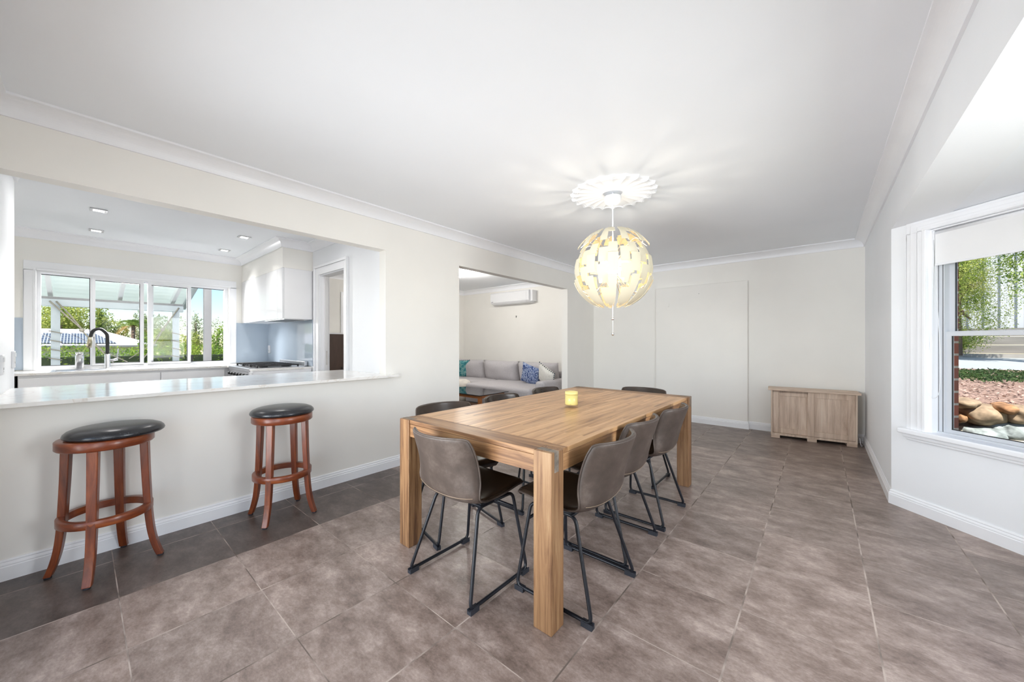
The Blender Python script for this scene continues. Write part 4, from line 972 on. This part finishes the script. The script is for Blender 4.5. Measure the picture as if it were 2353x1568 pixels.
for yy in (-2.6, -1.75, -.93, -.28, .42, 1.05):
    a = MB(); a.prism([(-.78, 1.86 + Z_), (1.2, 2.36 + Z_), (1.2, 2.455 + Z_), (-.78, 1.945 + Z_)], yy - .024, yy + .024, lambda x, z, y: (x, y, z)); a.build('rafter', M['trim'], pg)
a = MB(); a.box((-.56, -3.6, 1.735 + Z_), (-.44, 1.16, 1.83 + Z_)); a.build('beam', M['pg'], pg)
a = MB(); a.box((-.6, -3.6, 1.832 + Z_), (-.50, 1.16, 1.87 + Z_)); a.build('plate', M['pgd'], pg)
a = MB(); a.prism([(-1.12, 1.82 + Z_), (1.22, 2.41 + Z_), (1.22, 2.49 + Z_), (-1.12, 1.90 + Z_)], 1.22, 1.28, lambda x, z, y: (x, y, z)); a.build('barge_board', M['pg'], pg)
for (y0_, y1_) in ((-.27, -.185), (1.03, 1.11), (-3.3, -3.21)):
    MB().box((-.545, y0_, 0), (-.455, y1_, 1.83 + Z_)).build('post', M['pg'], pg)
gp = MB().box((-7.62, 1.285, -.06), (-7.52, 1.375, 2.6)).build('post', M['pgd']); tag(gp, 'plain grey square post right of the pergola', 'post')
def strap(pts, r=.012, nm='shade_strap'):
    a_ = MB(); a_.tube(pts, r, 6); return a_
M['rope'] = plain('weathered_strap', srgb(150, 143, 130), .9, vary=.2)
a = strap([(-8.43, -.28, 1.80), (-8.40, -.13, 1.60), (-8.35, .02, 1.40)], .010); a.tube([(-8.43, -.22, 1.80), (-8.40, -.10, 1.62), (-8.35, .02, 1.40)], .010, 6); a.ball((-8.35, .02, 1.385), .03, 10); a.tube([(-8.35, .02, 1.38), (-8.3, .16, 1.15), (-8.25, .36, .85)], .008, 6); a.tube([(-8.35, .02, 1.38), (-8.3, .22, 1.08), (-8.25, .48, .90)], .008, 6)
tag(a.build('shade_strap', M['rope']), 'tan shade strap tied from the first pergola post, running down to its right', 'strap', 'pergola shade straps')
a = strap([(-8.43, 1.10, 1.80), (-8.40, 1.0, 1.62), (-8.37, .90, 1.44)], .010); a.ball((-8.37, .89, 1.42), .03, 10); a.tube([(-8.37, .89, 1.41), (-8.33, .75, 1.1), (-8.3, .62, .88)], .008, 6); a.tube([(-8.37, .89, 1.41), (-8.33, .70, 1.12), (-8.3, .50, .95)], .006, 6)
tag(a.build('shade_strap', M['rope']), 'tan shade strap tied from the second pergola post, running down to its left', 'strap', 'pergola shade straps')
for y0_, y1_, lab in ((-.285, -.17, 'rope coils wound round the first pergola post'), (1.015, 1.125, 'rope coils wound round the second pergola post')):
    a = MB()
    for k in range(4):
        zz = .95 + k * .13
        a.tube([(-8.438, y0_ + .0, zz + .03), (-8.438, y1_, zz), (-8.56, y1_, zz), (-8.56, y0_, zz + .03)], .007, 6, True)
    tag(a.build('rope', M['rope']), lab, 'rope', 'ropes on the pergola posts')
gb = thing('glass_balustrade', 'frameless glass balustrade along the deck edge', 'balustrade', (-8.75, 0, -.06))
MB().box((-.006, -4.5, .06), (.006, 2.9, .93)).build('panel', M['glass_out'], gb); MB().box((-.02, -4.5, 0), (.02, 2.9, .06)).build('channel', M['pgd'], gb)

rnd = random.Random(3)
hd = thing('hedge', 'clipped bright green hedge below the neighbouring roof', 'hedge', (-12.0, 0, -1.6))
leaves(rnd, [(-.1, -5 + k * .55, 2.0 + .05 * math.sin(k * 1.7) + q * .36, .55, .5, .42) for k in range(19) for q in (0, 1)], 42000, .027, .72).build('foliage', M['leaf_hedge'], hd, fix=False)
MB().box((-.35, -5.2, 0), (.35, 5.2, 2.5)).build('branches', plain('hedge_inner', (.03, .05, .015), .9), hd)
nh = thing('neighbour_house', 'neighbouring house with a pale hipped roof and solar panels', 'house', (-30, 0, -1.6))
M['nroof'] = plain('pale_metal_roof', srgb(232, 230, 230), .5, vary=.03, scale=2)
a = MB(); ya, yb = -14.0, 3.0; ez, rz_ = 2.66, 3.62
a.add([(0, ya, ez), (0, yb, ez), (-9, yb, ez), (-9, ya, ez), (-4.2, ya + 4, rz_), (-4.2, .75, rz_)], [(0, 1, 5, 4), (1, 2, 5), (2, 3, 4, 5), (3, 0, 4), (3, 2, 1, 0)]); a.build('roof', M['nroof'], nh)
a = MB(); a.box((-8.6, ya + .5, 0), (-.5, yb - .5, ez - .02)); a.build('wall', plain('rendered_wall', srgb(215, 208, 198), .8), nh)
a = MB(); a.box((-.05, ya, ez - .1), (.08, yb, ez)); a.build('gutter', M['pgd'], nh)
M['solar'] = plain('solar_panel', (.075, .10, .15), .25, vary=.2, scale=30)
sl = (rz_ - ez) / 4.2
def solarm():
    m, nt, b = new_mat('solar_cells'); v = coords(nt); br = N(nt, 'ShaderNodeTexBrick'); br.offset = 0
    br.inputs['Scale'].default_value = 1; br.inputs['Brick Width'].default_value = .5; br.inputs['Row Height'].default_value = .11; br.inputs['Mortar Size'].default_value = .02
    br.inputs['Color1'].default_value = (.055, .065, .08, 1); br.inputs['Color2'].default_value = (.085, .095, .11, 1); br.inputs['Mortar'].default_value = (.45, .48, .5, 1)
    nt.links.new(v, br.inputs['Vector']); nt.links.new(br.outputs['Color'], b.inputs['Base Color']); b.inputs['Roughness'].default_value = .2; return m
SM = solarm()
for k in range(7):
    y0_ = -5.6 + k * 1.0
    a = MB(); vs = []
    for (dx, yy) in ((-.25, y0_ + .0), (-.25, y0_ + .9), (-3.0, y0_ + .1), (-3.0, y0_ - .8)):
        pass
    for h_ in (.03, .07):
        for dx, yy in ((-.3, y0_), (-.3, y0_ + .92), (-2.7, y0_ + .92 - .75), (-2.7, y0_ - .75)): vs.append((dx, yy, ez - dx * sl + h_))
    a.add(vs, [(0, 3, 2, 1), (4, 5, 6, 7), (0, 1, 5, 4), (1, 2, 6, 5), (2, 3, 7, 6), (3, 0, 4, 7)]); a.build('solar_panel', SM, nh)
TG = 'garden trees beyond the kitchen window'
def tree_at(nm, lab, u, vt, X, hw, mt, n, sz, sd, tk=.28, nb=9):
    p = at_x(u, vt, X); d = (p.x * _s + p.y * _c); r_ = hw * d / F_PX
    return tree(nm, lab, 'tree', X, p.y, -1.6, p.z + 1.6, r_ * 1.25, r_ * 1.15, M[mt], n, sz, sd, TG, tk, nb)
for a_ in (
    ('gum_tree', 'spreading yellow-green tree behind the first pergola post', 128, 697, -45, 66, 'leaf_gold', 3400, .16, 11, .3, 14),
    ('gum_tree', 'tall darker tree between the two left-hand window panes', 226, 703, -49, 15, 'leaf_mid', 1300, .13, 12),
    ('round_tree', 'low golden-green tree over the roof ridge', 258, 728, -50, 24, 'leaf_gold', 1300, .14, 13),
    ('round_tree', 'round grey-green tree right of the roof ridge', 322, 711, -55, 26, 'leaf_pale', 1300, .15, 14),
    ('wispy_tree', 'wispy pale tree behind the second pergola post', 372, 718, -48, 36, 'leaf_pale', 1100, .13, 15),
    ('round_tree', 'bushy golden tree below the wispy pale tree', 374, 752, -38, 32, 'leaf_gold', 1500, .12, 16),
    ('wispy_tree', 'thin feathery tree left of the grey post', 452, 718, -33, 15, 'leaf_pale', 420, .10, 17),
    ('round_tree', 'dense bright green tree right of the grey post', 504, 744, -18, 26, 'leaf_hedge', 3000, .06, 18, .1, 14),
    ('wispy_tree', 'bare-looking feathery tree above the dense green tree', 496, 720, -34, 22, 'leaf_pale', 260, .09, 19),
    ('round_tree', 'golden bush left of the grey post behind the hedge', 445, 756, -26, 24, 'leaf_gold', 1500, .10, 20, .1),
    ('round_tree', 'dark green bush behind the hedge beside the roof end', 345, 770, -24, 26, 'leaf_mid', 1500, .09, 21, .1),
): tree_at(*a_)
pp = at_x(306, 748, -43); pt = thing('palm_tree', 'palm tree with orange old fronds right of the roof ridge', 'palm', (pp.x, pp.y, pp.z - 4.0), 0, TG)
a = MB(); a.tube([(0, 0, 0), (.05, 0, 2), (0, 0, 4.0)], [.18, .14, .11], 10); a.build('trunk', M['bark'], pt)
fg = MB(); fo = MB(); rnd = random.Random(5)
for k in range(22):
    an = rnd.uniform(0, 6.28); el = rnd.uniform(-.2, 1.2); L_ = rnd.uniform(1.3, 1.9); d = Vector((math.cos(an) * math.cos(el), math.sin(an) * math.cos(el), math.sin(el)))
    p0 = Vector((0, 0, 4.0)); tgt = fo if el < .15 else fg
    ptl = [p0 + d * L_ * t + Vector((0, 0, -.7 * L_ * t * t)) for t in [i / 8 for i in range(9)]]
    tgt.tube(ptl, .015, 4)
    sd = d.cross(Vector((0, 0, 1))).normalized()
    for i in range(1, 9):
        for s_ in (-1, 1):
            for q in (0, .5):
                b0 = ptl[i - 1].lerp(ptl[i], q); tip = b0 + sd * s_ * .42 * (1 - .5 * i / 8) + d * .25 + Vector((0, 0, -.18)); tgt.add([b0 - d * .02, b0 + d * .03, tip], [(0, 1, 2)])
fg.build('fronds', M['leaf_mid'], pt, fix=False); fo.build('old_fronds', foliage_mat('orange_fronds', [(.35, .2, .05), (.55, .33, .1), (.6, .42, .18)], 2), pt, fix=False)

# ---- front garden seen through the bay window
def soil(): return plain('bark_mulch', (.30, .20, .155), .95, vary=.5, scale=28, bump=.8)
gd = MB(); gd.add([(.7, 5.35, .60), (9, 5.35, .60), (9, 8.2, .62), (.7, 8.2, .62), (9, 11.3, .69), (.7, 11.3, .69)], [(0, 1, 2, 3), (3, 2, 4, 5)])
gd.add([(.7, 5.2, -.3), (9, 5.2, -.3), (9, 5.35, .60), (.7, 5.35, .60)], [(0, 1, 2, 3)])
struct(gd.build('ground_mulch', soil()), 'mulched garden bed above the rock wall', 'garden bed')
rd = MB(); rd.add([(-3, 11.3, .69), (30, 11.3, .69), (30, 16.4, .78), (-3, 16.4, .78)], [(0, 1, 2, 3)]); struct(rd.build('road', plain('pale_concrete_road', srgb(160, 166, 168), .8, vary=.06, scale=3)), 'pale road beyond the garden bed', 'road')
struct(MB().box((-3, 16.4, .6), (30, 16.6, .88)).build('kerb', plain('kerb_concrete', srgb(150, 146, 140), .8, vary=.16, scale=2)), 'concrete kerb on the far side of the road', 'kerb')
struct(MB().box((.66, -6, -.3), (14, 5.25, -.125)).build('ground_front', M['lawn']), 'strip of lawn below the bay windows', 'ground')
struct(MB().box((-12, -14, -.2), (14, -.6, -.08)).build('ground_rear', plain('pale_paving', (.45, .43, .40), .8, vary=.1)), 'paving behind the house', 'ground')
rt = thing('retaining_wall', 'grey sleeper retaining wall below the white fence', 'retaining wall', (8, 17.1, .6))
for k in range(4): MB().box((-11, 0, .05 + k * .245), (22, .12, .285 + k * .245)).build('sleeper', plain('grey_sleeper', srgb(118, 117, 113), .85, vary=.2, scale=3, stretch=(.3, 3, 3)), rt)
struct(MB().box((-3, 16.6, .6), (30, 17.1, .86)).build('ground_verge', soil()), 'narrow soil strip between kerb and retaining wall', 'soil')
fc = thing('fence', 'tall white corrugated metal fence above the retaining wall', 'fence', (8, 17.6, 1.55))
pts = []; x = -11
while x < 22: pts += [(x, .0), (x + .12, .0), (x + .15, -.10), (x + .26, -.10), (x + .29, 0)]; x += .30
vs = [(p[0], p[1], 0) for p in pts] + [(p[0], p[1], 3.9) for p in pts]; n0 = len(pts)
m_ = MB(); m_.add(vs, [(i, i + 1, n0 + i + 1, n0 + i) for i in range(n0 - 1)]); fo_ = m_.build('sheet', plain('white_fence_steel', srgb(176, 181, 187), .5, vary=.03), fc); sm_ = fo_.modifiers.new('gauge', 'SOLIDIFY'); sm_.thickness = .01
MB().box((-11, .02, .0), (22, .07, .08)).build('bottom_rail', M['pg'], fc)
# rocks in the wall
M['rk'] = [plain('tan_rock', (.30, .225, .15), .9, vary=.45, scale=16, bump=1.0), plain('blue_grey_rock', (.26, .30, .30), .9, vary=.55, scale=18, bump=1.0), plain('orange_rock', (.33, .18, .09), .9, vary=.45, scale=16, bump=1.0), plain('pale_rock', (.40, .37, .31), .9, vary=.45, scale=18, bump=1.0)]
def rock(label, u, v, w_, h_, mi, seed):
    c = at_y(u, v, 5.22); k = 3.33 / F_PX; rnd = random.Random(seed)
    bm = bmesh.new(); bmesh.ops.create_icosphere(bm, subdivisions=4, radius=1)
    ph = [rnd.uniform(0, 6) for _ in range(9)]
    for q in bm.verts:
        p = q.co; e = .10 * math.sin(3 * p.x + ph[0]) + .09 * math.sin(3.4 * p.y + ph[1] + p.x) + .09 * math.sin(3.1 * p.z + ph[2]) + .04 * math.sin(7 * p.x + 5 * p.z + ph[3])
        s_ = 1 + e; n_ = Vector((abs(p.x) ** .8 * (1 if p.x > 0 else -1), p.y, abs(p.z) ** .8 * (1 if p.z > 0 else -1)))
        q.co = Vector((n_.x * w_ * k * .46 * s_, n_.y * .16 * s_, n_.z * h_ * k * .46 * s_))
    me = bpy.data.meshes.new('rock'); bm.to_mesh(me); bm.free(); me.materials.append(M['rk'][mi])
    for p in me.polygons: p.use_smooth = True
    o = bpy.data.objects.new('rock', me); COL.objects.link(o); o.location = (c.x, 5.22, c.z)
    tag(o, label, 'rock', 'boulders of the garden rock wall')
for i, r_ in enumerate([
    ('flat tan boulder at the top left of the rock wall', 2216, 927, 56, 26, 0), ('largest tan boulder in the middle of the rock wall', 2259, 953, 80, 52, 0), ('small orange boulder under the flat tan one', 2205, 958, 22, 34, 2),
    ('small orange-brown boulder in the top row', 2302, 938, 34, 26, 2), ('brown boulder at the right picture edge', 2346, 951, 64, 38, 0), ('blue-grey boulder below the largest tan one', 2252, 1000, 80, 42, 1),
    ('grey veined boulder under the brown right-hand one', 2318, 988, 76, 40, 1), ('pale boulder low at the right', 2332, 1016, 66, 30, 3), ('pale boulder low at the far left', 2203, 996, 26, 30, 3),
    ('blue-grey boulder hidden lowest behind the window sill', 2290, 1030, 70, 30, 1)]):
    rock(*r_, 40 + i)
struct(MB().box((.7, 5.27, -.2), (9, 5.36, .58)).build('wall_rock_backing', plain('rock_wall_mortar', (.30, .27, .23), .95, vary=.25, scale=20, bump=.6)), 'mortar bank behind the boulders', 'mortar')
rnd = random.Random(9)
gc = leaves(rnd, [(1.0 + .42 * i + .2 * (j % 2), 8.5 + .45 * j + rnd.uniform(-.15, .15), .68, .34, .32, .03 + .02 * rnd.random()) for i in range(11) for j in range(6)], 15000, .022, .2).build('groundcover', M['leaf_shaded'], fix=False); tag(gc, 'low groundcover by the road, its green darkened for shade', 'groundcover', kind='stuff')
rnd = random.Random(10); mm = MB()
for _ in range(5200):
    x = rnd.uniform(.75, 4.2); y = rnd.uniform(5.36, 8.6); a_ = rnd.uniform(0, 6.28); s_ = rnd.uniform(.012, .036); t_ = rnd.uniform(-.4, .4)
    d = Vector((math.cos(a_), math.sin(a_), t_)); e = Vector((-math.sin(a_), math.cos(a_), rnd.uniform(-.4, .4))) * .4; p = Vector((x, y, .615 + rnd.random() * .02))
    mm.add([p - d * s_, p + e * s_, p + d * s_, p - e * s_], [(0, 1, 2, 3)])
chips = plain('bark_chips', (.36, .245, .20), .95, vary=.6, scale=12)
tag(mm.build('bark_chips', chips, fix=False), 'scattered bark chips over the garden bed', 'mulch', kind='stuff')
tree('shrub', 'airy yellow-green shrub in front of the white fence', 'shrub', 2.85, 15.6, .85, 4.3, 1.05, .6, M['leaf_shrub'], 52000, .020, 31, None, .02, 26)
tree('shrub', 'low bright shrub at the foot of the retaining wall', 'shrub', 2.85, 16.72, .88, .95, .75, .2, M['leaf_shrub'], 3200, .032, 32, None, .0, 9)
tree('leafy_tree', 'darker large-leaved tree at the right picture edge', 'tree', 3.95, 13.6, .75, 5.2, .95, .8, M['leaf_mid'], 9000, .034, 33, None, .25, 14)
# brick skin of the house around the angled window
def brickm():
    m, nt, b = new_mat('red_brickwork'); v = coords(nt)
    sp_ = N(nt, 'ShaderNodeSeparateXYZ'); nt.links.new(v, sp_.inputs[0]); ad = N(nt, 'ShaderNodeMath', operation='ADD'); nt.links.new(sp_.outputs[0], ad.inputs[0]); nt.links.new(sp_.outputs[1], ad.inputs[1])
    cb_ = N(nt, 'ShaderNodeCombineXYZ'); nt.links.new(ad.outputs[0], cb_.inputs[0]); nt.links.new(sp_.outputs[2], cb_.inputs[1])
    br = N(nt, 'ShaderNodeTexBrick'); br.inputs['Scale'].default_value = 1; br.inputs['Brick Width'].default_value = .24; br.inputs['Row Height'].default_value = .086; br.inputs['Mortar Size'].default_value = .008
    br.inputs['Color1'].default_value = (.30, .085, .05, 1); br.inputs['Color2'].default_value = (.20, .075, .055, 1); br.inputs['Mortar'].default_value = (.42, .37, .32, 1)
    nt.links.new(cb_.outputs[0], br.inputs['Vector']); nt.links.new(br.outputs['Color'], b.inputs['Base Color']); b.inputs['Roughness'].default_value = .85; add_bump(nt, b, br.outputs['Fac'], -.4, .006); return m
bw = MB(); bw.box((.0, .135, -.2), (.226, .235, 2.35)); bw.box((.91, .135, -.2), (BL + .1, .235, 2.35)); bw.box((.226, .135, -.2), (.91, .235, .56)); bw.box((.226, .135, 2.0), (.91, .235, 2.35))
o = bw.build('wall_brick_bay', brickm()); o.matrix_world = FAR; struct(o, 'red brick outer skin around the angled window', 'wall')
struct(MB().box((XR + .25, 4.2, -.2), (XR + .36, YB + .2, ZC)).build('wall_brick_side', brickm()), 'red brick outer skin of the dining room wall', 'wall')
SKY, SUN, BAYF, BAYN, REAR, DL, PEND, LIV, EXPO, RSP, KW, REAR2 = .17, 8, 54, 6, 35, 85, 36, 17, .22, 88, 145, 8
# ================================================================== LIGHT
wd = bpy.data.worlds.new('sky'); bpy.context.scene.world = wd; wd.use_nodes = True
nt = wd.node_tree; bg = nt.nodes['Background']
sk_ = nt.nodes.new('ShaderNodeTexSky'); sk_.sky_type = 'NISHITA'; sk_.sun_disc = False; sk_.sun_elevation = R(52); sk_.sun_rotation = R(180); sk_.air_density = 1.0; sk_.dust_density = 0; sk_.ozone_density = 3
nt.links.new(sk_.outputs[0], bg.inputs['Color']); bg.inputs['Strength'].default_value = SKY
def light(name, kind, loc, energy, col=(1, 1, 1), rot=None, size=None, size_y=None, **kw):
    l = bpy.data.lights.new(name, kind); l.energy = energy; l.color = col
    if kind == 'AREA':
        l.size = size; 
        if size_y: l.shape = 'RECTANGLE'; l.size_y = size_y
    elif size is not None: l.shadow_soft_size = size
    for k, v in kw.items(): setattr(l, k, v)
    o = bpy.data.objects.new(name, l); COL.objects.link(o); o.location = loc
    if rot is not None: o.rotation_euler = rot
    return o
def aim(o, d): o.rotation_euler = Vector(d).to_track_quat('-Z', 'Y').to_euler()
s_ = light('sun', 'SUN', (0, 0, 10), SUN, (1, .95, .87)); s_.data.angle = R(.6); aim(s_, (-.22, .80, -1.15))
o = light('bay_daylight', 'AREA', (P1.x + .32, 1.62, 1.22), BAYF, (.94, .975, 1), None, 1.3, 1.5); aim(o, (-1, .1, -.3)); o.data.spread = R(150)
o = light('rear_fill_side', 'AREA', (-.8, YR - .3, 1.15), REAR2, (.93, .97, 1), None, .9, 1.9); aim(o, (-.8, 1, -.3)); o.data.spread = R(100)  # added fill for the left wall, shining through the invented door
nx = NEAR @ Vector((BL / 2, .25, 1.28)); o = light('bay_side_daylight', 'AREA', nx, BAYN, (.97, .985, 1), None, .8, 1.4); aim(o, (-.7, .7, .05))
o = light('rear_fill', 'AREA', (-1.75, YR - .3, 1.15), REAR, (.91, .96, 1), None, 1.8, 1.9); aim(o, (.2, 1, .07)); o.data.spread = R(RSP)  # added frontal fill behind the camera, aimed at the far end
o = light('kitchen_fill', 'AREA', (-7.02, .55, 2.27), KW, (1, 1, 1), None, .3, 1.7); aim(o, (1, 0, -.55))  # lamp added out of sight above the window to brighten the kitchen
for x, y, _ in dls:  # covers the two added unseen fittings as well
    o = light('downlight_lamp', 'SPOT', (x, y, ZC - .012), DL * (.28 if x < -4.5 else .2), (1, .98, .95), (0, 0, 0), .03, spot_size=R(110 if x < -4.5 else 165), spot_blend=.9)
light('pendant_bulb', 'POINT', (LC.x, LC.y, LC.z), PEND, (1, .92, .78), None, .065)
for k in range(3):
    an = k * 2 * PI / 3 + .4; light('living_globe', 'POINT', (-4.78 + .17 * math.cos(an), 4.28 + .17 * math.sin(an), ZC - .10), LIV, (1, .96, .9), None, .035)

# ================================================================== CAMERA
cam = bpy.data.cameras.new('camera'); cam.sensor_width = 36; cam.lens = F_PX / 2353 * 36; cam.clip_start = .05; cam.clip_end = 300
cam.shift_y = (V0 - 784) / 2353
co = bpy.data.objects.new('camera', cam); COL.objects.link(co); co.location = (0, 0, EYE); co.rotation_euler = (R(90), 0, -YAW)
sc = bpy.context.scene; sc.camera = co
sc.view_settings.view_transform = 'Standard'; sc.view_settings.look = 'None'; sc.view_settings.exposure = EXPO; sc.view_settings.gamma = 1; sc.view_settings.use_curve_mapping = False
sc.cycles.max_bounces = 10; sc.cycles.diffuse_bounces = 6; sc.cycles.glossy_bounces = 4; sc.cycles.transparent_max_bounces = 12; sc.cycles.caustics_reflective = False; sc.cycles.caustics_refractive = False
sc.cycles.use_denoising = True; sc.cycles.sample_clamp_indirect = 6
